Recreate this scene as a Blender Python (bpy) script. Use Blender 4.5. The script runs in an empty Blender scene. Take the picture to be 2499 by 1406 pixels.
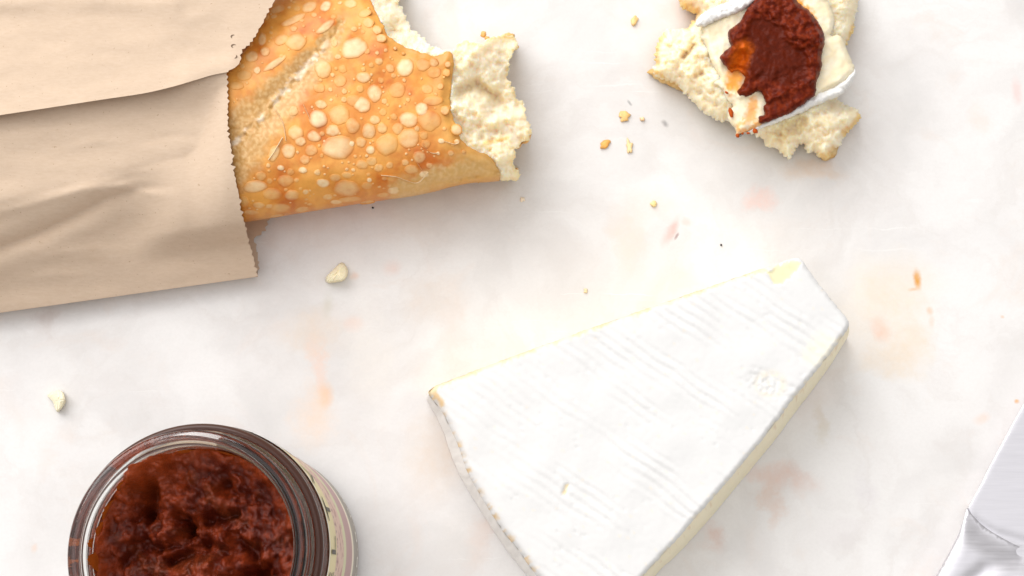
import bpy, math, random
import numpy as np
from mathutils import Vector
from mathutils.geometry import delaunay_2d_cdt

random.seed(7)
rng = np.random.default_rng(7)
SC = bpy.context.scene
COL = SC.collection

# ------------------------------------------------------------------ camera
F_PX, CX, CY = 3332.0, 1249.5, 703.0          # focal length and centre in photo pixels
TILT, DIST = math.radians(12.5), 0.463
CT, ST = math.cos(TILT), math.sin(TILT)
CAM = np.array([0.0, -DIST * ST, DIST * CT])
cd = bpy.data.cameras.new('camera')
cd.lens, cd.sensor_width = 48.0, 36.0
cd.clip_start, cd.clip_end = 0.01, 50
cam = bpy.data.objects.new('camera', cd)
cam.location = CAM
cam.rotation_euler = (TILT, 0, 0)
COL.objects.link(cam)
SC.camera = cam

# ------------------------------------------------------------------ world, lamps, exposure
w = bpy.data.worlds.new('World')
SC.world = w
w.use_nodes = True
bg = w.node_tree.nodes['Background']
bg.inputs['Color'].default_value = (1.0, 0.97, 0.93, 1)
bg.inputs['Strength'].default_value = 0.47


def area(name, loc, target, sx, sy, power, color):
    l = bpy.data.lights.new(name, 'AREA')
    l.shape, l.size, l.size_y, l.energy, l.color = 'RECTANGLE', sx, sy, power, color
    o = bpy.data.objects.new(name, l)
    o.location = loc
    o.rotation_euler = (Vector(target) - Vector(loc)).to_track_quat('-Z', 'Y').to_euler()
    COL.objects.link(o)


area('window_light', (-1.0, 1.38, 1.28), (0, 0, 0), 2.5, 1.7, 58, (1.0, 0.985, 0.975))
area('overhead_fill', (0.0, -0.1, 1.35), (0, -0.1, 0), 1.8, 1.5, 8.6, (0.97, 0.97, 1.0))  # added unseen lamp: fills like ceiling bounce and brightens the steel

SC.view_settings.view_transform = 'Standard'
SC.view_settings.look = 'None'
SC.view_settings.exposure = 0.06
SC.view_settings.gamma = 1.0
SC.render.engine = 'CYCLES'
SC.cycles.use_denoising = True
SC.cycles.max_bounces = 14
SC.cycles.transmission_bounces = 12
SC.cycles.sample_clamp_indirect = 6


# ------------------------------------------------------------------ helpers: projection, noise, polygons
def P(px, py, z):
    """photo pixel seen at height z (metres) -> world points"""
    px, py, z = np.broadcast_arrays(np.asarray(px, float), np.asarray(py, float), np.asarray(z, float))
    dx, dy = (px - CX) / F_PX, -(py - CY) / F_PX
    wy, wz = dy * CT + ST, dy * ST - CT
    t = (z - CAM[2]) / wz
    return np.stack([CAM[0] + dx * t, CAM[1] + wy * t, z], -1)


def proj(p):
    d = np.asarray(p, float) - CAM
    yc, zc = d[..., 1] * CT + d[..., 2] * ST, -d[..., 1] * ST + d[..., 2] * CT
    return CX + F_PX * d[..., 0] / -zc, CY - F_PX * yc / -zc


def _hash(ix, iy, seed):
    h = (ix * 374761393 + iy * 668265263 + seed * 974634777) & 0xffffffff
    h = ((h ^ (h >> 13)) * 1274126177) & 0xffffffff
    return (h ^ (h >> 16)) & 0xffffffff


def perlin(x, y, seed=0):
    x, y = np.asarray(x, float), np.asarray(y, float)
    ix, iy = np.floor(x).astype(np.int64), np.floor(y).astype(np.int64)
    fx, fy = x - ix, y - iy
    u, v = fx * fx * fx * (fx * (fx * 6 - 15) + 10), fy * fy * fy * (fy * (fy * 6 - 15) + 10)

    def g(i, j):
        a = _hash(ix + i, iy + j, seed) / 4294967296.0 * 2 * math.pi
        return np.cos(a) * (fx - i) + np.sin(a) * (fy - j)
    a, b, c, d = g(0, 0), g(1, 0), g(0, 1), g(1, 1)
    return 1.5 * ((a * (1 - u) + b * u) * (1 - v) + (c * (1 - u) + d * u) * v)


def fbm(x, y, sc, octv=4, seed=0, gain=0.5):
    x, y = np.asarray(x, float) / sc, np.asarray(y, float) / sc
    s, a = 0, 1
    for k in range(octv):
        s = s + a * perlin(x, y, seed + k * 17)
        x, y, a = x * 2.03, y * 2.03, a * gain
    return s


def worley(x, y, sc, seed=0):
    x, y = np.asarray(x, float) / sc, np.asarray(y, float) / sc
    ix, iy = np.floor(x).astype(np.int64), np.floor(y).astype(np.int64)
    best = np.full(x.shape, 9.0)
    for i in (-1, 0, 1):
        for j in (-1, 0, 1):
            a = _hash(ix + i, iy + j, seed) / 4294967296.0
            b = _hash(ix + i, iy + j, seed + 99) / 4294967296.0
            best = np.minimum(best, (ix + i + a - x) ** 2 + (iy + j + b - y) ** 2)
    return np.sqrt(best)


def sstep(a, b, x):
    t = np.clip((np.asarray(x, float) - a) / (b - a), 0, 1)
    return t * t * (3 - 2 * t)


def resample(pts, step, closed=True, smooth=True):
    """Catmull-Rom (or straight) resampling of a polyline at about `step` pixels"""
    p = np.asarray(pts, float)
    n = len(p)
    out = []
    for i in range(n if closed else n - 1):
        if closed:
            a, b, c, d = p[i - 1], p[i], p[(i + 1) % n], p[(i + 2) % n]
        else:
            a, b, c, d = p[max(i - 1, 0)], p[i], p[i + 1], p[min(i + 2, n - 1)]
        m = max(1, int(round(np.linalg.norm(c - b) / step)))
        for k in range(m):
            t = k / m
            if smooth:
                q = 0.5 * (2 * b + (c - a) * t + (2 * a - 5 * b + 4 * c - d) * t * t + (3 * b - a - 3 * c + d) * t ** 3)
            else:
                q = b + (c - b) * t
            out.append(q)
    if not closed:
        out.append(p[-1])
    return np.array(out)


def area2(p):
    x, y = p[:, 0], p[:, 1]
    return float(np.sum(x * np.roll(y, -1) - np.roll(x, -1) * y))


def normals(p):
    """outward normals of a closed polygon"""
    t = np.roll(p, -1, 0) - np.roll(p, 1, 0)
    t = t / (np.linalg.norm(t, axis=1, keepdims=True) + 1e-9)
    n = np.stack([t[:, 1], -t[:, 0]], -1)
    return n if area2(p) > 0 else -n


def jag(p, amp, sc, seed, octv=3):
    s = np.concatenate([[0], np.cumsum(np.linalg.norm(np.diff(p, axis=0), axis=1))])
    return p + normals(p) * (amp * fbm(s, s * 0 + seed * 3.7, sc, octv, seed))[:, None]


def inside(poly, x, y):
    r = np.zeros(x.shape, bool)
    n = len(poly)
    for i in range(n):
        x1, y1 = poly[i]
        x2, y2 = poly[(i + 1) % n]
        if y1 == y2:
            continue
        c = (y1 > y) != (y2 > y)
        r ^= c & (x < (x2 - x1) * (y - y1) / (y2 - y1) + x1)
    return r


def dist_line(x, y, pts, closed=False):
    """distance to a polyline and the position along it (0..1)"""
    p = np.asarray(pts, float)
    if closed:
        p = np.vstack([p, p[:1]])
    L = np.linalg.norm(np.diff(p, axis=0), axis=1)
    tot, acc = L.sum(), 0
    best, along = np.full(np.shape(x), 1e9), np.zeros(np.shape(x))
    for i in range(len(p) - 1):
        e = p[i + 1] - p[i]
        t = np.clip(((x - p[i][0]) * e[0] + (y - p[i][1]) * e[1]) / (L[i] ** 2 + 1e-9), 0, 1)
        d = np.hypot(x - p[i][0] - t * e[0], y - p[i][1] - t * e[1])
        m = d < best
        best = np.where(m, d, best)
        along = np.where(m, (acc + t * L[i]) / tot, along)
        acc += L[i]
    return best, along


# ------------------------------------------------------------------ helpers: objects
def link(name, me, mats, parent=None):
    o = bpy.data.objects.new(name, me)
    COL.objects.link(o)
    for m in (mats if isinstance(mats, (list, tuple)) else [mats]):
        if m and m.name not in [x.name for x in me.materials if x]:
            me.materials.append(m)
    if parent:
        o.parent = parent
        o.matrix_parent_inverse = parent.matrix_world.inverted()
    return o


def mesh(name, verts, faces, col=None, smooth=True, mat_idx=None):
    me = bpy.data.meshes.new(name)
    me.from_pydata([tuple(v) for v in verts], [], faces)
    if col is not None:
        a = me.color_attributes.new('Col', 'FLOAT_COLOR', 'POINT')
        c = np.ones((len(verts), 4), np.float32)
        col = np.asarray(col, np.float32)
        c[:, :col.shape[1]] = col
        a.data.foreach_set('color', c.ravel())
    if smooth:
        me.polygons.foreach_set('use_smooth', [True] * len(me.polygons))
    if mat_idx is not None:
        me.polygons.foreach_set('material_index', mat_idx)
    me.update()
    return me


def thing(name, label, cat, loc, group=None):
    o = bpy.data.objects.new(name, None)
    o.empty_display_size = 0.01
    o.location = loc
    COL.objects.link(o)
    bpy.context.view_layer.update()
    return tag(o, label, cat, group)


def tag(o, label, cat, group=None):
    o['label'], o['category'] = label, cat
    if group:
        o['group'] = group
    return o


def relief(poly, zf, step, colf=None, skirt=None, cap=True, skirt_col=None):
    """A sheet over a pixel outline with height zf(x, y, d); skirt = [(inset px, z or None), ...] closes it down"""
    poly = np.asarray(poly, float)
    if area2(poly) < 0:
        poly = poly[::-1]
    x0, y0 = poly.min(0)
    x1, y1 = poly.max(0)
    gx, gy = np.meshgrid(np.arange(x0, x1, step), np.arange(y0, y1, step * 0.866))
    gx[1::2] += step / 2
    gx, gy = gx.ravel(), gy.ravel()
    gx = gx + rng.uniform(-.22, .22, gx.shape) * step
    gy = gy + rng.uniform(-.22, .22, gy.shape) * step
    m = inside(poly, gx, gy)
    gx, gy = gx[m], gy[m]
    d, _ = dist_line(gx, gy, poly, True)
    m = d > step * 0.55
    gx, gy = gx[m], gy[m]
    nb = len(poly)
    pts = [Vector(q) for q in poly] + [Vector(q) for q in zip(gx, gy)]
    vs, _, fs, orig, _, _ = delaunay_2d_cdt(pts, [], [list(range(nb))], 1, 1e-4)
    V = np.array([(v.x, v.y) for v in vs])
    b_of = {}
    for i, o in enumerate(orig):
        for k in o:
            if k < nb:
                b_of[k] = i
    d, _ = dist_line(V[:, 0], V[:, 1], poly, True)
    z = zf(V[:, 0], V[:, 1], d)
    W = P(V[:, 0], V[:, 1], z)
    col = None if colf is None else np.asarray(colf(V[:, 0], V[:, 1], d, z))
    # orient faces up
    faces = []
    for f in fs:
        a, b, c = W[f[0]], W[f[1]], W[f[2]]
        nz = (b[0] - a[0]) * (c[1] - a[1]) - (b[1] - a[1]) * (c[0] - a[0])
        faces.append(list(f) if nz > 0 else list(f)[::-1])
    verts, cols = [W], [col]
    if skirt:
        nrm = normals(poly)
        prev = [b_of[k] for k in range(nb)]
        base = len(W)
        zb = z[prev]
        for inset, zz in skirt:
            q = poly - nrm * inset
            zr = np.minimum(zb, zz) if np.isscalar(zz) else np.minimum(zb, zz(q[:, 0], q[:, 1], zb))
            verts.append(P(q[:, 0], q[:, 1], zr))
            if col is not None:
                c = col[[b_of[k] for k in range(nb)]].copy()
                if skirt_col is not None:
                    c[:, :3] = skirt_col
                cols.append(c)
            cur = list(range(base, base + nb))
            for k in range(nb):
                k2 = (k + 1) % nb
                faces.append([prev[k], cur[k], cur[k2], prev[k2]])
            prev, base = cur, base + nb
        if cap:
            pass
        # make skirt quads face outwards
        Wall = np.vstack(verts)
        ctr = Wall[:, :2].mean(0)
    Wall = np.vstack(verts)
    return Wall, faces, (None if col is None else np.vstack(cols))


def relief_obj(name, mat, parent, poly, zf, step, colf=None, skirt=None, **kw):
    v, f, c = relief(poly, zf, step, colf, skirt, **kw)
    me = mesh(name, v, f, c)
    import bmesh
    if skirt:
        bm = bmesh.new()
        bm.from_mesh(me)
        bmesh.ops.recalc_face_normals(bm, faces=bm.faces)
        bm.to_mesh(me)
        bm.free()
    return link(name, me, mat, parent)


def lathe(profile, n, ctr):
    v, f = [], []
    for r, z in profile:
        for k in range(n):
            a = 2 * math.pi * k / n
            v.append((ctr[0] + r * math.cos(a), ctr[1] + r * math.sin(a), z))
    for i in range(len(profile) - 1):
        for k in range(n):
            k2 = (k + 1) % n
            f.append([i * n + k, i * n + k2, (i + 1) * n + k2, (i + 1) * n + k])
    return v, f


# ------------------------------------------------------------------ helpers: materials
class NT:
    def __init__(s, name):
        s.m = bpy.data.materials.new(name)
        s.m.use_nodes = True
        s.t = s.m.node_tree
        s.b = s.t.nodes['Principled BSDF']
        s.tc = s.t.nodes.new('ShaderNodeTexCoord')

    def n(s, kind, **kw):
        o = s.t.nodes.new('ShaderNode' + kind)
        for k, v in kw.items():
            setattr(o, k, v)
        return o

    def l(s, a, b):
        s.t.links.new(a, b)

    def noise(s, scale, detail=4, rough=0.55, vec=None, dist=0.0, geo=False):
        o = s.n('TexNoise')
        o.inputs['Scale'].default_value = scale
        o.inputs['Detail'].default_value = detail
        o.inputs['Roughness'].default_value = rough
        o.inputs['Distortion'].default_value = dist
        s.l(vec if vec is not None else s.tc.outputs['Object'], o.inputs['Vector'])
        return o.outputs['Fac']

    def ramp(s, fac, stops):
        o = s.n('ValToRGB')
        e = o.color_ramp.elements
        while len(e) < len(stops):
            e.new(0.5)
        for k, (p, c) in enumerate(stops):
            e[k].position = p
            e[k].color = c if len(c) == 4 else (*c, 1)
        s.l(fac, o.inputs['Fac'])
        return o.outputs['Color']

    def mix(s, fac, a, b, mode='MIX'):
        o = s.n('Mix', data_type='RGBA', blend_type=mode)
        for sock, v in ((o.inputs['Factor'], fac), (o.inputs[6], a), (o.inputs[7], b)):
            if hasattr(v, 'node'):
                s.l(v, sock)
            elif isinstance(v, (int, float)):
                sock.default_value = v
            else:
                sock.default_value = v if len(v) == 4 else (*v, 1)
        return o.outputs[2]

    def math(s, op, a, b=0.0):
        o = s.n('Math', operation=op)
        for k, v in ((0, a), (1, b)):
            if hasattr(v, 'node'):
                s.l(v, o.inputs[k])
            else:
                o.inputs[k].default_value = v
        return o.outputs[0]

    def bump(s, h, strength, dist):
        o = s.n('Bump')
        o.inputs['Strength'].default_value = strength
        o.inputs['Distance'].default_value = dist
        s.l(h, o.inputs['Height'])
        s.l(o.outputs['Normal'], s.b.inputs['Normal'])

    def attr(s):
        o = s.n('Attribute', attribute_name='Col')
        return o.outputs['Color'], o.outputs['Alpha']

    def set(s, **kw):
        for k, v in kw.items():
            sock = s.b.inputs[k.replace('_', ' ')]
            if hasattr(v, 'node'):
                s.l(v, sock)
            elif isinstance(v, tuple) and len(v) == 3 and sock.type == 'RGBA':
                sock.default_value = (*v, 1)
            else:
                sock.default_value = v


def food_mat(name, rough, bump_scale, bump_strength, bump_dist, vary=0.12, sss=0.0, radius=(1, .5, .25), sss_scale=0.003,
             coat=0.0, spec=0.5, detail=6):
    m = NT(name)
    c, a = m.attr()
    nz = m.noise(bump_scale, detail, 0.6)
    nz2 = m.noise(bump_scale * 0.27, 4, 0.6)
    f = m.math('ADD', m.math('MULTIPLY', nz, vary * 2), m.math('MULTIPLY', nz2, vary * 2))
    k = m.math('ADD', f, 1 - 2 * vary)
    o = m.n('VectorMath', operation='SCALE')
    m.l(c, o.inputs[0])
    m.l(k, o.inputs['Scale'])
    m.set(Base_Color=o.outputs[0], Roughness=rough, Specular_IOR_Level=spec)
    if coat:
        m.set(Coat_Weight=coat, Coat_Roughness=0.12)
    if sss:
        m.set(Subsurface_Weight=sss, Subsurface_Radius=radius, Subsurface_Scale=sss_scale)
    m.bump(nz, bump_strength, bump_dist)
    return m.m


PXM = 1 / 7200.0     # metres per photo pixel on the table

# ------------------------------------------------------------------ marble table top
STAINS = [  # px, py, rx, ry, angle, colour, strength
    (795, 966, 20, 32, 0, (.90, .52, .28), .75), (778, 880, 22, 75, 4, (.88, .60, .47), .55), (768, 1000, 50, 75, 0, (.9, .68, .52), .55),
    (765, 800, 80, 60, 10, (.82, .68, .55), .5), (862, 790, 26, 20, 0, (.9, .6, .48), .5), (800, 745, 14, 34, 0, (.62, .58, .46), .4),
    (955, 650, 24, 20, 0, (.88, .62, .54), .4), (865, 675, 12, 10, 0, (.9, .6, .45), .5), (1060, 730, 80, 60, 20, (.78, .66, .56), .35),
    (1105, 830, 40, 140, 0, (.82, .70, .63), .4), (905, 870, 60, 150, 12, (.87, .82, .76), .45),
    (2180, 700, 110, 80, 0, (.86, .70, .50), .42), (2140, 790, 120, 90, 0, (.86, .70, .52), .32), (2225, 850, 60, 70, 0, (.84, .66, .46), .45),
    (2150, 880, 80, 40, 0, (.84, .68, .5), .4), (2238, 682, 9, 26, 5, (.78, .36, .06), 1.0), (2228, 705, 12, 5, 0, (.8, .45, .2), .6),
    (2150, 803, 22, 30, 20, (.92, .52, .36), .55), (2268, 757, 9, 9, 0, (.9, .5, .3), .6), (2272, 782, 7, 18, 0, (.9, .6, .45), .4),
    (1905, 1160, 85, 34, -12, (.80, .58, .50), .62), (1880, 1215, 20, 60, 5, (.78, .58, .48), .6), (1735, 1318, 28, 44, 15, (.74, .50, .42), .6),
    (2003, 1030, 18, 50, 0, (.72, .64, .50), .5), (1985, 985, 80, 50, 30, (.82, .72, .68), .4), (2060, 1330, 40, 24, 20, (.66, .62, .6), .45),
    (2110, 1190, 24, 60, 10, (.74, .70, .72), .4), (2060, 1300, 70, 40, 0, (.8, .76, .76), .4),
    (1640, 562, 12, 42, -28, (.82, .48, .42), .75), (1649, 578, 3.5, 10, -28, (.3, .16, .15), .8), (1540, 575, 46, 90, 10, (.84, .70, .58), .42),
    (1600, 505, 60, 40, 0, (.84, .72, .62), .4), (1860, 480, 42, 30, 20, (.90, .60, .52), .6), (1678, 540, 14, 12, 0, (.9, .58, .5), .55),
    (1905, 555, 40, 40, 0, (.78, .72, .68), .4), (1625, 303, 7, 10, 30, (.22, .2, .2), .75), (1539, 250, 4, 9, 30, (.25, .25, .25), .75),
    (1065, 1105, 70, 120, -12, (.76, .64, .54), .62), (1185, 1310, 36, 80, -25, (.80, .64, .56), .5), (1110, 1330, 70, 90, 0, (.78, .74, .7), .4),
    (118, 790, 30, 45, -30, (.56, .46, .42), .5), (150, 1060, 26, 30, 0, (.78, .66, .58), .35), (1985, 415, 70, 26, 0, (.80, .58, .40), .5),
    (1690, 40, 80, 40, -20, (.92, .74, .66), .5), (2400, 292, 34, 34, 0, (.9, .68, .58), .4), (2480, 225, 14, 36, 0, (.86, .58, .54), .6),
    (2395, 1022, 22, 12, 20, (.88, .64, .52), .6), (2480, 978, 6, 6, 0, (.8, .42, .16), .9), (1525, 600, 30, 60, 0, (.88, .76, .66), .35),
    (85, 1338, 8, 10, 0, (.85, .6, .45), .45), (1960, 850, 40, 30, 0, (.9, .8, .7), .3), (1700, 900, 30, 30, 0, (.8, .7, .65), .3),
    (350, 900, 120, 60, 20, (.74, .71, .69), .35), (60, 900, 60, 150, 0, (.74, .71, .70), .35), (960, 1200, 80, 100, 0, (.80, .77, .75), .4),
    (2350, 600, 150, 60, 20, (.80, .78, .77), .3), (1380, 620, 100, 60, -10, (.76, .71, .68), .4), (2290, 1180, 60, 90, 20, (.84, .82, .8), .35),
    (1310, 380, 40, 90, 0, (.82, .8, .79), .3), (1020, 560, 90, 40, -10, (.80, .72, .66), .4), (2445, 775, 5, 4, 0, (.8, .5, .3), .6),
]
mm = NT('marble')
obj_co = mm.tc.outputs['Object']
wn = mm.n('TexNoise')
wn.inputs['Scale'].default_value = 70
wn.inputs['Detail'].default_value = 9
wn.inputs['Roughness'].default_value = 0.68
mm.l(obj_co, wn.inputs['Vector'])
sub = mm.n('VectorMath', operation='SUBTRACT')
mm.l(wn.outputs['Color'], sub.inputs[0])
sub.inputs[1].default_value = (.5, .5, .5)
scl = mm.n('VectorMath', operation='SCALE')
mm.l(sub.outputs[0], scl.inputs[0])
scl.inputs['Scale'].default_value = 0.019
flat = mm.n('VectorMath', operation='MULTIPLY')
mm.l(scl.outputs[0], flat.inputs[0])
flat.inputs[1].default_value = (1, 1, 0)
warp = mm.n('VectorMath', operation='ADD')
mm.l(obj_co, warp.inputs[0])
mm.l(flat.outputs[0], warp.inputs[1])
small = mm.n('VectorMath', operation='SCALE')
mm.l(flat.outputs[0], small.inputs[0])
small.inputs['Scale'].default_value = 0.22
warp2 = mm.n('VectorMath', operation='ADD')
mm.l(obj_co, warp2.inputs[0])
mm.l(small.outputs[0], warp2.inputs[1])
clouds = mm.noise(22, 6, 0.55, warp.outputs[0], 0.6)
base = mm.ramp(clouds, [(0.28, (.635, .618, .605)), (0.44, (.705, .684, .67)), (0.56, (.755, .737, .723)), (0.72, (.785, .77, .757))])
pinkn = mm.noise(31, 5, 0.6, None, 1.2)
base = mm.mix(mm.ramp(pinkn, [(0.56, (0, 0, 0)), (0.74, (.42, .42, .42))]), base, (.71, .60, .53))
vn = mm.noise(13, 8, 0.62, warp.outputs[0], 1.5)
vr = mm.math('ABSOLUTE', mm.math('SUBTRACT', vn, .5))
base = mm.mix(mm.ramp(vr, [(0.0, (.24, .24, .24)), (0.016, (.12, .12, .12)), (0.06, (0, 0, 0))]), base, (.60, .555, .525))
brk = mm.noise(260, 5, 0.65)
for (x, y, rx, ry, ang, c, s) in STAINS:
    q = P(x, y, 0)
    mp = mm.n('Mapping', vector_type='TEXTURE')
    mp.inputs['Location'].default_value = q
    mp.inputs['Rotation'].default_value = (0, 0, math.radians(ang))
    mp.inputs['Scale'].default_value = (rx * PXM * 1.25, ry * PXM * 1.25, 1)
    mm.l((warp if rx * ry > 700 else warp2).outputs[0], mp.inputs['Vector'])
    ln = mm.n('VectorMath', operation='LENGTH')
    mm.l(mp.outputs[0], ln.inputs[0])
    mr = mm.n('MapRange', interpolation_type='SMOOTHSTEP')
    mr.inputs['From Min'].default_value = 1.15
    mr.inputs['From Max'].default_value = 0.15
    mr.inputs['To Max'].default_value = min(1, s * (.95 if rx * ry > 2500 else .9))
    mm.l(ln.outputs['Value'], mr.inputs['Value'])
    fac = mr.outputs[0]
    if rx * ry > 200:
        fac = mm.math('MULTIPLY', fac, mm.math('ADD', mm.math('MULTIPLY', brk, 1.5), 0.2))
    base = mm.mix(fac, base, tuple(v * (.88 if max(c) > .5 else 1) for v in c))
# fine scratches and crystalline flecks
vo = mm.n('TexVoronoi')
vo.inputs['Scale'].default_value = 420
mm.l(warp2.outputs[0], vo.inputs['Vector'])
fleck = mm.ramp(vo.outputs['Distance'], [(0.04, (1, 1, 1)), (0.13, (0, 0, 0))])
fleck = mm.mix(1.0, fleck, mm.ramp(mm.noise(60, 3), [(0.6, (0, 0, 0)), (0.72, (.35, .35, .35))]), 'MULTIPLY')
base = mm.mix(fleck, base, (.78, .76, .74))
scm = mm.n('Mapping')
scm.inputs['Rotation'].default_value = (0, 0, math.radians(68))
scm.inputs['Scale'].default_value = (9, 700, 1)
mm.l(warp2.outputs[0], scm.inputs['Vector'])
scr = mm.noise(1.0, 2, .5, scm.outputs[0])
scr = mm.mix(1.0, mm.ramp(scr, [(.66, (0, 0, 0)), (.72, (.5, .5, .5))]), mm.ramp(mm.noise(40, 3), [(.5, (0, 0, 0)), (.62, (1, 1, 1))]), 'MULTIPLY')
base = mm.mix(scr, base, (.82, .81, .795))
fine = mm.noise(900, 3, 0.6)
base = mm.mix(mm.ramp(fine, [(0.3, (.10, .10, .10)), (0.6, (0, 0, 0))]), base, (.54, .52, .50))
mm.set(Base_Color=base, Roughness=0.42, Specular_IOR_Level=0.35)
mm.bump(mm.noise(160, 4), 0.08, 0.001)

g = 0.8
n = 12
gv = [(-g + 2 * g * i / n, -g + 2 * g * j / n, 0) for j in range(n + 1) for i in range(n + 1)]
gf = [[j * (n + 1) + i, j * (n + 1) + i + 1, (j + 1) * (n + 1) + i + 1, (j + 1) * (n + 1) + i] for j in range(n) for i in range(n)]
mt = link('marble_table_top', mesh('marble_table_top', gv, gf), mm.m)
mt['kind'] = 'structure'
mt['label'] = 'white marble table top with faint peach stains and veins'

# ------------------------------------------------------------------ materials of the foods and the bag
M_CRUST = food_mat('crust', 0.36, 1000, 0.15, 0.0003, 0.10, spec=0.4)
M_BLISTER = food_mat('blister_crust', 0.45, 1400, 0.25, 0.0003, 0.07, spec=0.4)
M_CRUMB = food_mat('bread_crumb', 0.85, 1500, 0.32, 0.0004, 0.04, 1.0, (1, .78, .45), 0.005, spec=0.15)
M_RIND = food_mat('white_rind', 0.8, 900, 0.10, 0.0002, 0.008, spec=0.2)
M_CHEESE = food_mat('cheese_paste', 0.5, 500, 0.15, 0.0003, 0.025, 0.25, (1, .8, .45), 0.003, spec=0.35)
M_SAUCE = food_mat('chili_sauce', 0.33, 1500, 0.28, 0.0003, 0.28, 0.0, spec=0.08)

mp_ = NT('kraft_paper')
grain = mp_.n('Mapping')
grain.inputs['Rotation'].default_value = (0, 0, math.radians(-8))
grain.inputs['Scale'].default_value = (1, 3.5, 1)
mp_.l(mp_.tc.outputs['Object'], grain.inputs['Vector'])
g1 = mp_.noise(420, 7, 0.7, grain.outputs[0])
g2 = mp_.noise(55, 4, 0.6)
g3 = mp_.noise(3800, 2, 0.6, grain.outputs[0])
pc = mp_.ramp(g1, [(0.3, (.595, .45, .325)), (0.5, (.625, .48, .355)), (0.7, (.655, .51, .388))])
pc = mp_.mix(mp_.ramp(g2, [(0.6, (0, 0, 0)), (0.75, (.22, .22, .22))]), pc, (.50, .35, .23))
pc = mp_.mix(mp_.ramp(g3, [(0.56, (0, 0, 0)), (0.78, (.4, .4, .4))]), pc, (.76, .63, .49))
sp = mp_.noise(1100, 2, 0.5)
pc = mp_.mix(mp_.ramp(sp, [(0.70, (0, 0, 0)), (0.76, (.6, .6, .6))]), pc, (.36, .23, .13))
mp_.set(Base_Color=pc, Roughness=0.8, Specular_IOR_Level=0.25)
mp_.bump(g1, 0.05, 0.0002)
M_PAPER = mp_.m


# ------------------------------------------------------------------ paper bag
AX = np.array([0.988, -0.1545])


def bread_v(x, y):
    """signed distance from the loaf's middle line, lower side positive"""
    return (x - 600) * 0.1545 + (y - 262) * 0.988


SCORE = [(470, 470), (575, 350), (640, 285), (700, 215), (760, 150), (838, 58)]


def crust_base(x, y):
    v = bread_v(x, y)
    t = np.clip(np.abs(v) / 276.0, 0, 1)
    z = 0.015 + 0.0195 * np.power(np.clip(1 - t ** 3.3, 0, 1), 0.60)
    return z - 0.007 * sstep(560, 450, x) * (1 - .6 * t)


def crust_z(x, y, d=None):
    v = bread_v(x, y)
    z = crust_base(x, y)
    xm = np.interp(y, [-60, 0, 60, 110, 156, 178, 240, 300, 415, 525, 600, 674], [688, 668, 638, 606, 583, 553, 557, 556, 571, 592, 611, 629])
    z = z - 0.011 * sstep(-2, 34, xm - x)
    ds, a = dist_line(x, y, SCORE)
    wd = 62 * (1 - 0.75 * a)
    z = z - 0.0012 * np.exp(-(ds / wd) ** 2) + 0.0003 * np.exp(-((ds - wd * 1.25) / 24.0) ** 2) + .00013 * fbm(x, y, 13, 3, 79) * np.exp(-(ds / (wd * 1.4)) ** 4)
    z = z + 0.0007 * np.exp(-(ds / 9.0) ** 2) * (1.6 * fbm(x, y, 18, 2, 77) + .1)
    z = z + 0.0010 * fbm(x, y, 130, 2, 41) + 0.00007 * fbm(x, y, 16, 3, 43)
    return z - 0.0016 * sstep(26, 0, x * 0 + 99 if d is None else d) * (np.abs(v) < 255)


def bag_edge(x):
    return 763 - 0.1395 * x


RIDGE = [(-200, 560), (0, 500), (110, 466), (230, 440), (330, 412), (420, 392), (560, 372), (620, 365)]
VALLEY = [(-150, 660), (0, 605), (90, 572), (170, 535), (260, 487), (340, 462), (460, 452), (560, 440)]
CREASE2 = [(-100, 540), (60, 505), (200, 462), (300, 455), (400, 478), (520, 470)]


CRINKLES = [([(120, 372), (240, 345), (330, 350)], .0005, 1), ([(330, 352), (420, 330), (520, 335)], .0006, -1), ([(60, 640), (180, 612), (300, 600)], .0005, 1),
            ([(360, 540), (450, 520), (560, 500)], .0006, 1), ([(520, 230), (505, 280), (520, 340)], .0007, 1), ([(380, 610), (470, 640), (560, 650)], .0004, -1),
            ([(40, 330), (160, 318), (300, 300)], .0004, 1), ([(200, 470), (330, 430), (420, 425)], .0006, -1), ([(440, 360), (500, 400), (575, 415)], .0005, -1), ([(0, 690), (140, 668), (240, 672)], .0004, 1)]


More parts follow.
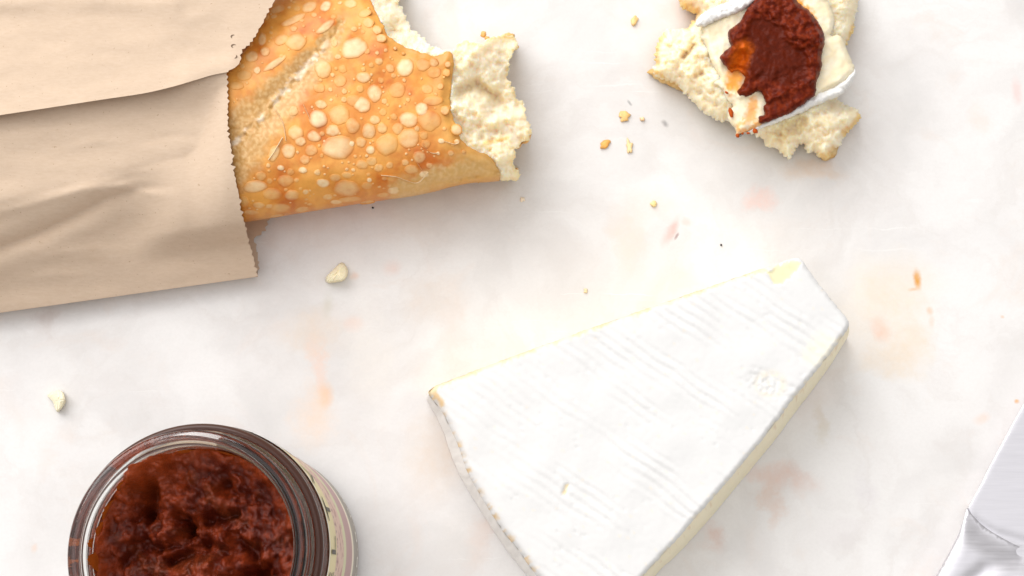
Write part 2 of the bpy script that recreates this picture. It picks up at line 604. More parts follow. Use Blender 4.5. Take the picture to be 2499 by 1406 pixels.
def bag_z(x, y, d=None, rough=1.0):
    v = (bag_edge(x) - y) * 0.99                      # distance up from the fold, px
    ry = np.interp(x, [p[0] for p in RIDGE], [p[1] for p in RIDGE])
    vr = (bag_edge(x) - ry) * 0.99
    t = np.clip(v / vr, 0, 1)
    front = 0.0065 + 0.025 * (0.92 * t + 0.08 * t * t)
    back = 0.0315 + 0.0075 * (1 - np.exp(-np.clip(v - vr, 0, None) / 190.0))
    k = 14.0
    z = np.where(v < vr, front, back)
    dr = v - vr
    z = z - 0.0016 * np.exp(-np.abs(dr) / 18.0) * 0.5
    dv, av = dist_line(x, y, VALLEY)
    z = z - 0.0024 * np.exp(-np.sqrt(dv * dv + 9) / 20.0) * sstep(1.02, 0.55, av)
    z = z + 0.0016 * np.exp(-(np.clip(dv - 30, -60, None) / 34.0) ** 2) * sstep(1.0, 0.3, av)
    dc, ac = dist_line(x, y, CREASE2)
    z = z + 0.0012 * np.exp(-np.sqrt(dc * dc + 6) / 15.0) * sstep(0, .3, ac)
    for ln, am, sg in CRINKLES:
        dq, aq = dist_line(x, y, ln)
        z = z + sg * am * np.exp(-np.sqrt(dq * dq + 4) / 11.0) * np.sin(np.clip(aq, 0, 1) * math.pi) * rough
    z = z + 0.0010 * fbm(x * 0.35 + y * .1, y, 130, 2, 5) * sstep(0, 60, v) * (.3 + .7 * rough)
    z = z + 0.00010 * fbm(x * .7, y * 1.6, 50, 2, 9)
    # pucker by the torn mouth
    du, au = dist_line(x, y, [(470, 196), (520, 182), (553, 178)])
    z = z + 0.003 * np.exp(-(du / 45.0) ** 2)
    tb = np.clip(np.abs(bread_v(x, y)) / 335.0, 0, 1)
    cz = 0.0165 + 0.0212 * np.power(np.clip(1 - tb ** 2.8, 0, 1), 0.8) - .007 * sstep(560, 450, x) * (1 - .6 * tb)
    bv = bread_v(x, y)
    w_ = sstep(300, 460, x) * sstep(345, 270, bv) * sstep(-330, -200, bv)
    e_ = np.clip((cz - z) * w_, 0, None)
    z = z + e_
    far = sstep(-60, -330, y + 0.12 * x)
    return z * (1 - far) + 0.004 * far


def zig(p, amp, step, seed):
    r = np.random.default_rng(seed)
    q = resample(p, step, closed=False)
    t = np.gradient(q, axis=0)
    t = t / np.linalg.norm(t, axis=1, keepdims=True)
    nrm = np.stack([t[:, 1], -t[:, 0]], -1)
    a = np.where(np.arange(len(q)) % 2 == 0, 1, -1) * amp * np.abs(r.normal(.55, .5, len(q))) + amp * .7 * fbm(np.arange(len(q)) * 1.0, np.zeros(len(q)), 6, 2, seed) + r.normal(0, amp * .35, len(q))
    a[0] = a[-1] = 0
    return q + nrm * a[:, None]


bag = thing('paper_bag', 'brown kraft paper bag with torn serrated mouth holding the baguette', 'bag', P(200, 400, 0))
mouth_low = [(553, 178), (557, 240), (556, 300), (563, 360), (571, 415), (581, 470), (592, 525), (601, 565), (611, 600), (620, 636), (629, 674)]
fold = [(629, 675), (420, 704), (200, 735), (0, 763), (-200, 791)]
front_poly = np.vstack([zig(mouth_low, 3.2, 7, 1), resample(fold, 12, False, False)[1:],
                        resample([(-200, 791), (-200, 100)], 14, False, False)[1:],
                        resample([(-200, 100), (480, 60), (553, 178)], 14, False, False)[1:-1]])
o = relief_obj('front_panel', M_PAPER, bag, front_poly, bag_z, 7)
so = o.modifiers.new('paper_thickness', 'SOLIDIFY')
so.thickness, so.offset, so.use_rim = 0.00016, -1, False
# strip that folds under along the lower edge, and the back panel lying on the table
fv, ff = [], []
fp = resample(fold, 14, False, False)
prof = [(0, 0), (0.5, -.0006), (-1, -.0022), (-8, -.006), (-22, -.0085), (-60, -.0092)]
for (dy, dz) in prof:
    zz = bag_z(fp[:, 0], fp[:, 1]) + dz
    fv += list(P(fp[:, 0], fp[:, 1] + dy, np.maximum(zz, 0.0006)))
nf = len(fp)
for i in range(len(prof) - 1):
    for k in range(nf - 1):
        ff.append([i * nf + k, i * nf + k + 1, (i + 1) * nf + k + 1, (i + 1) * nf + k])
link('side_fold', mesh('side_fold', fv, ff), M_PAPER, bag)
back_mouth = [(690, 300), (680, 420), (668, 520), (652, 540), (650, 556), (636, 572), (622, 584), (628, 604), (622, 630), (631, 640), (626, 668)]
back_poly = np.vstack([zig(back_mouth, 3.0, 8, 4), resample([(626, 668), (300, 700), (-200, 770)], 30, False, False)[1:],
                       resample([(-200, 770), (-200, -260), (660, -260), (690, 300)], 40, False, False)[1:-1]])
relief_obj('back_panel', M_PAPER, bag, back_poly, lambda x, y, d: 0.0010 + 0.0008 * (1 + fbm(x, y, 90, 2, 3)) * 0.5, 26)
# upper flap that overlaps the front panel
flap_low = [(-200, 311), (0, 281), (120, 263), (250, 243), (350, 228), (420, 212), (475, 196), (515, 184), (540, 179), (556, 176)]
mouth_up = [(556, 176), (583, 156), (590, 128), (606, 108), (622, 88), (638, 60), (652, 34), (668, 0), (688, -60), (700, -160), (700, -330)]
flap_poly = np.vstack([resample(flap_low, 9, False)[:-1], zig(mouth_up, 2.6, 7, 8),
                       resample([(700, -330), (-200, -330), (-200, 311)], 30, False, False)[1:-1]])


def flap_z(x, y, d):
    fy = np.interp(x, [p[0] for p in flap_low], [p[1] for p in flap_low])
    up = fy - y
    lift = 0.0042 * sstep(560, 380, x) + 0.0006
    z = np.maximum(bag_z(x, np.minimum(y, fy), None, 0.0), 0) + lift * (0.55 + 0.45 * np.exp(-np.clip(up, 0, None) / 60.0))
    z = z + 0.0010 * np.exp(-(dist_line(x, y, [(0, 5), (200, -2), (420, 10)])[0] / 26.0) ** 2)
    return z + 0.00025 * fbm(x, y * 2, 120, 2, 31)


o = relief_obj('flap', M_PAPER, bag, flap_poly, flap_z, 9)
so = o.modifiers.new('paper_thickness', 'SOLIDIFY')
so.thickness, so.offset, so.use_rim = 0.00016, -1, False

mi = NT('mark_ink')
mi.set(Base_Color=(.16, .10, .06), Roughness=.8)
for k, (x, y, a0_, a1_) in enumerate([(569, 89, 120, 300), (570, 112, 100, 330), (573, 138, -60, 100)]):
    v, f = [], []
    for i in range(13):
        a = math.radians(a0_ + (a1_ - a0_) * i / 12)
        for rr in (4.6 - 2.2 * math.sin(math.pi * i / 12), 5.6):
            qx, qy = x + rr * 1.15 * math.cos(a), y + rr * .8 * math.sin(a)
            v.append(P(qx, qy, float(flap_z(np.array([qx]), np.array([qy]), None)[0]) + .00012))
    f = [[2 * i, 2 * i + 1, 2 * i + 3, 2 * i + 2] for i in range(12)]
    link('punched_mark', mesh('punched_mark', v, f), mi.m, bag)

# ------------------------------------------------------------------ baguette
def lerp3(a, b, f):
    f = np.asarray(f)[..., None]
    return np.asarray(a) * (1 - f) + np.asarray(b) * f


def crust_col(x, y, d=None, z=None):
    n1, n2, n3 = fbm(x, y, 90, 4, 51), fbm(x, y, 26, 3, 53), fbm(x, y, 9, 3, 55)
    c = lerp3((.66, .235, .034), (.77, .35, .068), sstep(-.5, .7, n1 + .6 * n2))
    c = lerp3(c, (.54, .125, .010), sstep(.25, .9, -n1 + .5 * n2) * .8)
    v = bread_v(x, y)
    ds, a = dist_line(x, y, SCORE)
    wd = (104 - 88 * a)
    m = sstep(1.25, 0.6, (ds + 14 * n2) / wd)
    pale = lerp3((.52, .285, .085), (.67, .44, .19), sstep(-.3, .5, n3))
    c = lerp3(c, pale, m * .9)
    c = lerp3(c, (.80, .68, .52), sstep(12, 2, ds + 9 * n3) * sstep(.95, .8, a) * sstep(-.25, .25, fbm(x, y, 40, 2, 58)) * .8)
    dcn, _ = dist_line(x, y, [(985, 468), (1080, 430), (1160, 408), (1215, 425)])
    c = lerp3(c, lerp3((.60, .40, .16), (.72, .54, .30), sstep(-.3, .5, n3)), sstep(46, 12, dcn + 14 * n2) * .85)
    # burnt-orange lower edge under the pale corner, pale toasted tear line
    dl, _ = dist_line(x, y, [(1060, 470), (1130, 452), (1215, 440)])
    c = lerp3(c, (.58, .22, .05), sstep(13, 4, dl) * .8)
    if d is not None:
        c = lerp3(c, (.66, .36, .09), sstep(70, 10, d) * (x > 950) * .6)
    return c


loaf = thing('baguette', 'torn baguette with blistered golden crust poking out of the bag', 'bread', P(850, 300, 0))
crust_low = [(380, 574), (470, 560), (560, 548), (640, 536), (760, 516), (900, 494), (1000, 480), (1060, 468), (1100, 457), (1150, 447), (1190, 445), (1218, 442)]
crust_end = [(1218, 442), (1222, 430), (1206, 395), (1200, 386), (1178, 374), (1150, 362), (1128, 342), (1116, 318), (1104, 280), (1098, 244), (1103, 195),
             (1107, 150), (1101, 129), (1085, 128), (1062, 137), (1035, 130), (1008, 121), (975, 108), (948, 88), (935, 62), (922, 40), (905, 0), (890, -50), (880, -170)]
cl = resample(crust_low, 6, False)
ce = resample(crust_end, 4, False)
s_ = np.arange(len(ce))
ce[2:-2] += (np.stack([fbm(s_, s_ * 0, 4.5, 3, 61), fbm(s_, s_ * 0 + 9, 4.5, 3, 63)], -1) * 3.2)[2:-2]
top_ = resample([(880, -170), (640, -235), (470, -240), (380, 0), (380, 574)], 16, False, False)
crust_poly = np.vstack([cl[:-1], ce[:-1], top_[1:-1]])
relief_obj('crust', M_CRUST, loaf, crust_poly, crust_z, 4.6, crust_col,
           skirt=[(3, lambda x, y, zb: zb - .002), (8, lambda x, y, zb: np.minimum(zb - .003, .011)), (26, .004), (60, .0008)])

crumb_out = [(868, -190), (985, -160), (990, -60), (976, 0), (984, 30), (1000, 62), (1028, 88), (1050, 108), (1084, 122), (1106, 118), (1118, 108), (1142, 100),
             (1175, 106), (1200, 92), (1235, 86), (1258, 92), (1262, 118), (1248, 136), (1243, 168), (1240, 190), (1252, 214), (1262, 242), (1280, 256),
             (1284, 285), (1297, 315), (1292, 336), (1272, 352), (1257, 368), (1256, 392), (1250, 404), (1265, 416), (1267, 440), (1244, 441), (1214, 436),
             (1168, 408), (1090, 350), (1050, 280), (1050, 180), (960, 140), (880, 60), (840, -40)]


def crumb_z(x, y, d):
    zc = crust_z(x, y) - 0.0030
    de, _ = dist_line(x, y, crust_end)
    out = ~inside(crust_poly, x, y)
    right = sstep(1060, 1130, x)
    drop = np.where(out, de / (92.0 + 110 * right), 0)
    z = zc - (zc - 0.004) * np.clip(drop, 0, 1) ** 1.35 * (0.95 - 0.22 * right)
    wl = worley(x, y, 30, 5)
    n = 0.0024 * fbm(x, y, 60, 4, 71) - 0.0014 * sstep(.42, .10, wl) * sstep(-.2, .5, fbm(x, y, 60, 2, 72)) + 0.0005 * fbm(x, y, 13, 3, 73) - 0.00035 * sstep(.42, .06, worley(x + 4 * perlin(x / 9, y / 9, 2), y, 17, 8)) * sstep(-.5, .3, fbm(x, y, 45, 2, 74)) - 0.00016 * sstep(.4, .1, worley(x, y, 9.5, 9))
    # the big hollow in the torn face
    dh, _ = dist_line(x, y, [(1125, 225), (1160, 205), (1190, 225), (1215, 245)])
    n = n - 0.0045 * np.exp(-(dh / 15.0) ** 2)
    dk, _ = dist_line(x, y, [(1100, 265), (1150, 262), (1190, 300), (1240, 290)])
    n = n + 0.0030 * np.exp(-(dk / 16.0) ** 2)
    z = z + n * np.where(out, 1, .25)
    z = np.where(out, z, np.minimum(z, zc))
    return np.maximum(z, 0.002 + 0.004 * sstep(0, 20, d))


def crumb_col(x, y, d, z):
    n1, n2 = fbm(x, y, 34, 4, 81), fbm(x, y, 10, 3, 83)
    c = lerp3((.87, .73, .49), (.90, .80, .60), sstep(-.4, .4, n1))
    c = lerp3(c, (.80, .62, .34), sstep(.25, .8, n1 * .7 + n2 * .5) * .6)
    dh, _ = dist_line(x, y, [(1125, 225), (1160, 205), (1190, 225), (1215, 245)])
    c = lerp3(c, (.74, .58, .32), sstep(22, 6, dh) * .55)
    c = lerp3(c, (.82, .55, .24), sstep(9, 2, d + 5 * n2) * (x > 1110) * .55)
    db, _ = dist_line(x, y, [(1225, 340), (1265, 322), (1290, 325)])
    c = lerp3(c, (.78, .50, .16), sstep(10, 2, dist_line(x, y, [(1185, 348), (1238, 338)])[0]) * .7)
    return c


relief_obj('torn_crumb', M_CRUMB, loaf, jag(resample(crumb_out, 2.6), 6.0, 8, 12, 4), crumb_z, 3.6, crumb_col,
           skirt=[(5, lambda x, y, zb: zb * .55), (14, .0008)])


def lump(name, mat, parent, x, y, z0, rx, ry, h, ang, col, seed, irr=.3, ns=16, nr=5, flat_=1.0):
    """a small irregular solid lump standing at height z0"""
    ca, sa = math.cos(math.radians(ang)), math.sin(math.radians(ang))
    v, c, f = [], [], []
    th = np.arange(ns) / ns * 2 * math.pi
    rad = 1 + irr * fbm(np.cos(th) * 1.3 + seed, np.sin(th) * 1.3, 1.0, 3, seed)
    for i in range(nr + 1):
        u = i / nr
        rr = math.sin(u * math.pi * .5) ** .8 if i < nr else 1.0
        hh = h * (math.cos(u * math.pi * .5) ** (.7 / flat_)) if i else h
        for k in range(ns):
            ex, ey = math.cos(th[k]) * rx * rr * rad[k], math.sin(th[k]) * ry * rr * rad[k]
            zz = z0 + hh * (1 + .35 * irr * float(perlin(ex * .12 + seed, ey * .12, seed + 5)))
            v.append(P(x + ex * ca - ey * sa, y + ex * sa + ey * ca, zz))
    for k in range(ns):
        ex, ey = math.cos(th[k]) * rx * .8 * rad[k], math.sin(th[k]) * ry * .8 * rad[k]
        v.append(P(x + ex * ca - ey * sa, y + ex * sa + ey * ca, z0 - .0004 if z0 > .001 else 0.00012))
    v = np.array(v)
    for i in range(nr + 1):
        for k in range(ns):
            k2 = (k + 1) % ns
            f.append([i * ns + k, (i + 1) * ns + k, (i + 1) * ns + k2, i * ns + k2])
    col = np.asarray(col, float)
    q = v * 700
    c = col[None, :] * (1 + .22 * perlin(q[:, 0] + seed, q[:, 1], seed)[:, None])
    me = mesh(name, v, f, np.clip(c, 0, 1))
    import bmesh
    bm = bmesh.new()
    bm.from_mesh(me)
    bmesh.ops.remove_doubles(bm, verts=bm.verts, dist=1e-6)
    bmesh.ops.recalc_face_normals(bm, faces=bm.faces)
    bm.to_mesh(me)
    bm.free()
    return link(name, me, mat, parent)


for k, (x, y, rx, ry, z, a) in enumerate([(1137, 108, 9, 7, .012, 10), (1180, 84, 8, 8, .006, 0), (1189, 94, 7, 6, .008, 20), (1242, 88, 14, 8, .006, 0), (1253, 115, 12, 10, .008, 0),
                                          (1284, 338, 9, 17, .012, 40), (1268, 354, 5, 13, .010, 40), (1258, 417, 10, 9, .010, 0)]):
    lump('crust_flake', M_CRUST, loaf, x, y, z, rx, ry, .0022, a, (.74, .42, .13), 200 + k)

# --- blisters: (x, y, rx, ry, paleness, angle)
BL = []
for (x, y, rx, ry, p) in [(450, 120, 90, 95, .6), (860, 205, 80, 55, .8), (1275, 105, 90, 95, 1), (970, 365, 78, 90, .8), (845, 480, 85, 85, .9), (430, 475, 60, 50, .7),
                          (400, 620, 100, 95, 1), (610, 580, 115, 100, .4), (545, 740, 78, 62, .8), (600, 910, 165, 125, .8), (735, 875, 35, 35, 1), (170, 760, 80, 75, .6),
                          (220, 850, 60, 50, .7), (360, 800, 72, 60, .8), (100, 950, 75, 78, .8), (330, 940, 68, 58, .4), (265, 1035, 55, 50, .4), (750, 690, 80, 80, .4),
                          (910, 745, 75, 80, .7), (970, 630, 58, 48, .6), (1045, 715, 55, 60, .5), (830, 860, 58, 55, .5), (925, 935, 50, 45, .9), (1090, 880, 115, 115, .4),
                          (1310, 815, 108, 100, .6), (1310, 630, 100, 78, .8), (1445, 525, 68, 75, .95), (1520, 640, 115, 110, .3), (1200, 720, 60, 60, .4), (1200, 330, 85, 80, .25),
                          (1455, 80, 75, 65, .35), (1010, 40, 45, 40, .5), (1125, 110, 45, 45, .4), (245, 1140, 48, 35, 1), (450, 1270, 75, 45, 1), (690, 1320, 135, 85, .55),
                          (570, 1215, 60, 40, .4), (690, 1190, 55, 35, .35), (915, 1240, 28, 25, 1), (890, 1295, 60, 38, .3), (1155, 1345, 60, 40, .8), (1465, 1180, 50, 35, 1),
                          (1340, 1130, 70, 50, .4), (1420, 1010, 70, 65, .5), (940, 1050, 58, 50, .4), (840, 1080, 65, 50, .4), (1280, 1060, 40, 35, .5), (1120, 1090, 40, 35, .4),
                          (80, 1240, 75, 55, .35), (150, 540, 50, 55, .4), (1640, 845, 38, 30, 1), (1795, 730, 60, 55, .8), (1800, 850, 30, 25, .9), (1610, 970, 22, 20, 1),
                          (1570, 150, 70, 60, .2), (1500, 320, 60, 50, .25), (20, 1115, 40, 30, 1), (140, 1380, 70, 40, .35), (760, 440, 85, 60, .25), (620, 240, 70, 60, .2),
                          (410, 310, 60, 50, .2), (1560, 440, 100, 50, .25)]:
    BL.append((680 + x / 4.136, 140 + y / 4.136, rx / 4.136, ry / 4.136, p, 0))
for (x, y, rx, ry, p, a) in [(1195, 70, 78, 55, .9, -35), (820, 230, 150, 42, .6, -25), (1010, 80, 100, 62, .6, -20), (1190, 310, 130, 50, .7, -35), (1520, 550, 160, 125, 1, -15),
                             (350, 650, 80, 68, .6, -15), (410, 805, 46, 46, .8, 0), (615, 725, 165, 42, .7, -35), (500, 590, 58, 55, .5, 0), (860, 480, 125, 100, .5, -15),
                             (470, 450, 48, 78, .6, 10), (690, 450, 90, 60, .35, -30), (1680, 260, 65, 60, .4, 0), (1830, 440, 60, 50, .6, 0), (640, 110, 90, 45, .5, -20),
                             (265, 860, 95, 62, .2, 0), (1335, 650, 42, 32, .6, 0), (170, 980, 90, 50, .2, 0), (1480, 40, 80, 55, .6, 0), (1640, 150, 80, 50, .3, -20),
                             (1290, 480, 45, 60, .3, 0), (600, 190, 40, 25, .5, -20), (1060, 170, 40, 30, .4, 0), (1520, 330, 45, 35, .4, 0)]:
    BL.append((540 + x / 4.6875, y / 4.6875, rx / 4.6875, ry / 4.6875, p, a))
for (x, y, rx, ry, p, a) in [(265, 625, 95, 48, .8, -8), (550, 690, 58, 42, .5, 0), (495, 580, 60, 48, .3, 0), (395, 680, 80, 48, .3, 0), (412, 365, 42, 74, .7, 25), (290, 770, 50, 26, .5, 0),
                             (460, 792, 88, 40, .3, 0), (895, 745, 52, 20, .7, 0), (630, 803, 62, 24, .4, -8), (1000, 725, 100, 24, .35, -5), (830, 705, 42, 25, .5, 0),
                             (230, 826, 60, 22, .4, 0), (178, 742, 40, 44, .2, 0), (310, 545, 45, 38, .3, 0), (1140, 745, 60, 16, .35, -8), (1260, 690, 55, 22, .3, -8), (430, 852, 60, 12, .4, -8)]:
    BL.append((540 + x / 3.195, 260 + y / 3.195, rx / 3.195, ry / 3.195, p, a))
r2 = np.random.default_rng(21)
tries = 0
while len(BL) < 290 and tries < 30000:
    tries += 1
    x, y = r2.uniform(560, 1180), r2.uniform(2, 520)
    r = 3.2 + 9 * r2.random() ** 2.2 if tries < 9000 else 7 + 9 * r2.random()
    v = float(bread_v(x, y))
    ds, a = dist_line(np.array([x]), np.array([y]), SCORE)
    dc, _ = dist_line(np.array([x]), np.array([y]), [(985, 468), (1080, 430), (1160, 408), (1215, 425)])
    if abs(v) > 262 or ds[0] < 108 - 82 * a[0] or dc[0] < 34 or not inside(crust_poly, np.array([x]), np.array([y]))[0]:
        continue
    if dist_line(np.array([x]), np.array([y]), crust_end)[0][0] < r + 5:
        continue
    if any(math.hypot(x - b[0], y - b[1]) < (r + min(b[2], b[3])) * (.92 if tries < 9000 else .62) for b in BL):
        continue
    sq = math.sqrt(max(.12, 1 - (abs(v) / 276) ** 4))
    BL.append((x, y, r, r * sq, (.15 + .55 * r2.random() ** 1.5) if tries < 9000 else .12 * r2.random(), -8))


def blister(x, y, rx, ry, pale, ang, seed):
    ns, nr = 22, 6
    ca, sa = math.cos(math.radians(ang)), math.sin(math.radians(ang))
    th = np.arange(ns) / ns * 2 * math.pi
    rad = 1 + .14 * fbm(np.cos(th) * .9 + seed * 1.7, np.sin(th) * .9, 1.0, 3, seed)
    X, Y, U = [x], [y], [0.0]
    for i in range(1, nr + 1):
        u = [0, .25, .5, .72, .88, .97, 1.06][i]
        ex, ey = np.cos(th) * rx * u * rad, np.sin(th) * ry * u * rad
        X += list(x + ex * ca - ey * sa)
        Y += list(y + ex * sa + ey * ca)
        U += [u] * ns
    X, Y, U = np.array(X), np.array(Y), np.array(U)
    r = min(rx, ry) * PXM
    hmax = min(.0006, .065 * r + .00014) * (.5 + .6 * pale)
    wob = 1 + .25 * fbm(X + seed, Y, max(rx, ry) * .9, 2, seed + 3)
    dome = np.power(np.clip(1 - U ** 2.2, 0, 1), .80) * hmax * wob
    Z = crust_z(X, Y) + dome + np.where(U > 1, -.0003, .00004)
    Vv = P(X, Y, Z)
    cc = crust_col(X, Y)
    hi = lerp3((.76, .43, .13), (.86, .66, .40), min(1.0, pale))
    n = fbm(X + seed * 5, Y, max(4, rx * .6), 3, seed + 7)
    m = np.clip((.35 + .65 * pale) * sstep(1.06, .55, U) * (.88 + .35 * n), 0, 1)
    c = lerp3(cc, hi, m)
    c = lerp3(c, (.70, .42, .15), (sstep(.15, .8, .6 - U + .5 * n) * (.42 - .25 * pale)).clip(0, 1))
    F = [[0, 1 + k, 1 + (k + 1) % ns] for k in range(ns)]
    for i in range(nr - 1):
        for k in range(ns):
            a, b = 1 + i * ns + k, 1 + i * ns + (k + 1) % ns
            F.append([a, a + ns, b + ns, b])
    F = [f[::-1] for f in F]
    link('blister', mesh('blister', Vv, F, c), M_BLISTER, loaf)


for k, b in enumerate(BL):
    if inside(crust_poly, np.array([b[0]]), np.array([b[1]]))[0]:
        blister(*b, k + 1)

# pale stringy strands of dried dough across the crust
for k, line in enumerate([[(1033, 352), (1050, 372), (1068, 374)], [(930, 428), (968, 432), (990, 440), (1020, 446), (1045, 420)], [(1018, 398), (1032, 418), (1040, 424)],
                          [(690, 335), (668, 372), (655, 390)], [(672, 268), (690, 300), (698, 345)], [(740, 255), (752, 280), (756, 290)], [(1085, 345), (1110, 352), (1120, 348)]]):
    q = resample(line, 5, False)
    v, f = [], []
    wv = 1.4
    for i, (x, y) in enumerate(q):
        z = float(crust_z(np.array([x]), np.array([y]))[0])
        for (dx, dz) in ((-wv, 0), (0, .0005), (wv, 0)):
            v.append(P(x + dx * .7, y + dx * .7, z + dz + .0002))
    for i in range(len(q) - 1):
        for j in range(2):
            f.append([i * 3 + j, i * 3 + j + 1, i * 3 + j + 4, i * 3 + j + 3])
    link('dough_strand', mesh('dough_strand', v, f, np.tile((.82, .60, .35), (len(v), 1))), M_BLISTER, loaf)

# ------------------------------------------------------------------ bread chunk with cheese slice and sauce
chunk = thing('bread_chunk', 'torn piece of white bread under the cheese slice with red sauce', 'bread', P(1850, 180, 0))
chunk_out = [(1657, -30), (1656, 2), (1664, 20), (1682, 30), (1700, 36), (1690, 52), (1678, 66), (1650, 72), (1625, 74), (1612, 90), (1602, 112), (1597, 138), (1602, 156),
             (1592, 166), (1598, 182), (1630, 198), (1648, 205), (1662, 220), (1682, 240), (1700, 258), (1722, 280), (1760, 296), (1790, 296), (1820, 320), (1852, 336),
             (1862, 345), (1868, 358), (1890, 362), (1906, 374), (1926, 389), (1938, 372), (1948, 358), (1962, 352), (1972, 376), (1984, 370), (2000, 384), (2020, 388), (2034, 366),
             (2052, 352), (2066, 328), (2086, 308), (2102, 284), (2090, 268), (2068, 256), (2044, 240), (2056, 200), (2062, 120), (2082, 80), (2084, 50), (2094, 22), (2088, -30),
             (2040, -70), (1900, -110), (1740, -80)]


def chunk_z(x, y, d):
    dm = np.sqrt(np.clip(1 - (1 - np.clip(d / 75.0, 0, 1)) ** 2, 0, 1))
    z = 0.005 + 0.012 * dm
    n = 0.0024 * fbm(x, y, 56, 4, 91) - 0.0014 * sstep(.42, .10, worley(x, y, 34, 15)) * sstep(-.2, .5, fbm(x, y, 60, 2, 92)) + 0.0005 * fbm(x, y, 12, 3, 93) - 0.00035 * sstep(.42, .06, worley(x + 4 * perlin(x / 9, y / 9, 2), y, 16, 18)) * sstep(-.5, .3, fbm(x, y, 45, 2, 94)) - 0.00016 * sstep(.4, .1, worley(x, y, 9.5, 19))
    dh, _ = dist_line(x, y, [(1668, 138), (1682, 126), (1694, 112)])
    n = n - 0.004 * np.exp(-(dh / 7.0) ** 2)
    dh2, _ = dist_line(x, y, [(1700, 185), (1712, 182)])
    n = n - 0.003 * np.exp(-(dh2 / 8.0) ** 2)
    dh3, _ = dist_line(x, y, [(1905, 325), (1950, 300)])
    n = n - 0.003 * np.exp(-(dh3 / 18.0) ** 2)
    return np.clip(z + n * sstep(0, 25, d), 0.002, .019)


def chunk_col(x, y, d, z):
    n1, n2 = fbm(x, y, 30, 4, 95), fbm(x, y, 10, 3, 97)
    c = lerp3((.84, .71, .48), (.88, .79, .59), sstep(-.4, .4, n1))
    c = lerp3(c, (.76, .58, .30), sstep(.2, .8, n1 * .6 + n2 * .6) * .5)
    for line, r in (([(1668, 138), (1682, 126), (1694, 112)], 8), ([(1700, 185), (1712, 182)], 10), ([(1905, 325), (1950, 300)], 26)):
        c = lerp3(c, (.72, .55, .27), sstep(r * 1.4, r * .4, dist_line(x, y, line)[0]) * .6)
    for line, r in (([(1616, 82), (1602, 112), (1597, 140), (1603, 152)], 15), ([(1658, 5), (1680, 22), (1700, 30)], 20), ([(1592, 172), (1630, 196), (1650, 206)], 7),
                    ([(2004, 384), (2022, 384), (2034, 366)], 17), ([(2060, 326), (2090, 300), (2100, 280)], 14), ([(1678, 66), (1694, 50)], 10), ([(2060, 130), (2085, 60)], 10)):
        c = lerp3(c, (.76, .46, .15), sstep(r, r * .2, dist_line(x, y, line)[0] + 4 * n2) * .85)
    return c


relief_obj('torn_crumb', M_CRUMB, chunk, jag(resample(chunk_out, 2.5), 5.5, 8, 32, 4), chunk_z, 3.4, chunk_col, skirt=[(4, lambda x, y, zb: zb * .6), (12, .0008)])
under = [(1590, 168), (1586, 182), (1612, 200), (1640, 212), (1660, 222), (1700, 235), (1760, 240), (1900, 300), (1985, 366), (2008, 392), (2030, 388), (2044, 368), (2040, 300), (1900, 150), (1700, 120)]
relief_obj('crust', M_CRUST, chunk, jag(resample(under, 4), 3, 10, 44), lambda x, y, d: 0.0016 + 0.0022 * sstep(0, 12, d) + .0004 * fbm(x, y, 12, 2, 3), 7,
           lambda x, y, d, z: lerp3((.70, .42, .14), (.78, .56, .26), sstep(-.3, .4, fbm(x, y, 14, 2, 5))), skirt=[(3, .0006)])

cs = thing('cheese_slice', 'slice of soft creamy cheese with white rind lying on the bread chunk', 'cheese', P(1880, 150, .015))
slice_out = [(1716, 62), (1760, 40), (1800, 22), (1836, 6), (1850, -40), (1960, -70), (2010, -20), (2020, 5), (2032, 34), (2034, 62), (2026, 86), (2048, 88), (2058, 102), (2068, 130),
             (2084, 168), (2076, 182), (2050, 205), (2010, 226), (1960, 252), (1900, 282), (1850, 310), (1806, 326), (1797, 332), (1798, 318), (1782, 296), (1778, 276), (1790, 258), (1776, 244),
             (1758, 212), (1744, 206), (1748, 196), (1758, 192), (1748, 172), (1734, 145), (1722, 108), (1712, 92), (1716, 82)]


def slice_z(x, y, d):
    z = 0.0205 + 0.0006 * fbm(x, y, 60, 3, 101) + 0.0002 * fbm(x, y, 14, 2, 103)
    dc, _ = dist_line(x, y, [(1760, 215), (1800, 232), (1840, 224)])
    z = z + .0012 * np.exp(-(dc / 10.0) ** 2) * (1 + .8 * fbm(x, y, 9, 2, 8))
    ds_, _ = dist_line(x, y, [(2000, 95), (2030, 92)])
    z = z - .0008 * np.exp(-(ds_ / 5.0) ** 2)
    return z - .0016 * sstep(14, 0, d) ** 2


def slice_col(x, y, d, z):
    n1 = fbm(x, y, 40, 4, 105)
    c = lerp3((.84, .73, .50), (.87, .79, .60), sstep(-.4, .5, n1))
    n2 = fbm(x, y, 11, 3, 107)
    for line, r, k in (([(1808, 150), (1798, 180), (1790, 205)], 34, .95), ([(1835, 270), (1828, 290), (1840, 250)], 20, .75), ([(1800, 325), (1830, 318), (1850, 300)], 12, .7),
                       ([(1780, 210), (1786, 228)], 10, .5), ([(1945, 0), (1968, 22), (1985, 42)], 12, .95), ([(1800, 312), (1812, 296)], 8, .6)):
        c = lerp3(c, (.90, .36, .03), sstep(r, r * .15, dist_line(x, y, line)[0] + 8 * n2) * k)
    c = lerp3(c, (.84, .66, .36), sstep(10, 2, dist_line(x, y, [(2010, 152), (2036, 126)])[0]) * .4)
    return c


relief_obj('cheese_interior', M_CHEESE, cs, jag(resample(slice_out, 3.5), 1.6, 8, 52), slice_z, 4.2, slice_col, skirt=[(1, lambda x, y, zb: zb - .002), (-2, .0165), (6, .0148)])


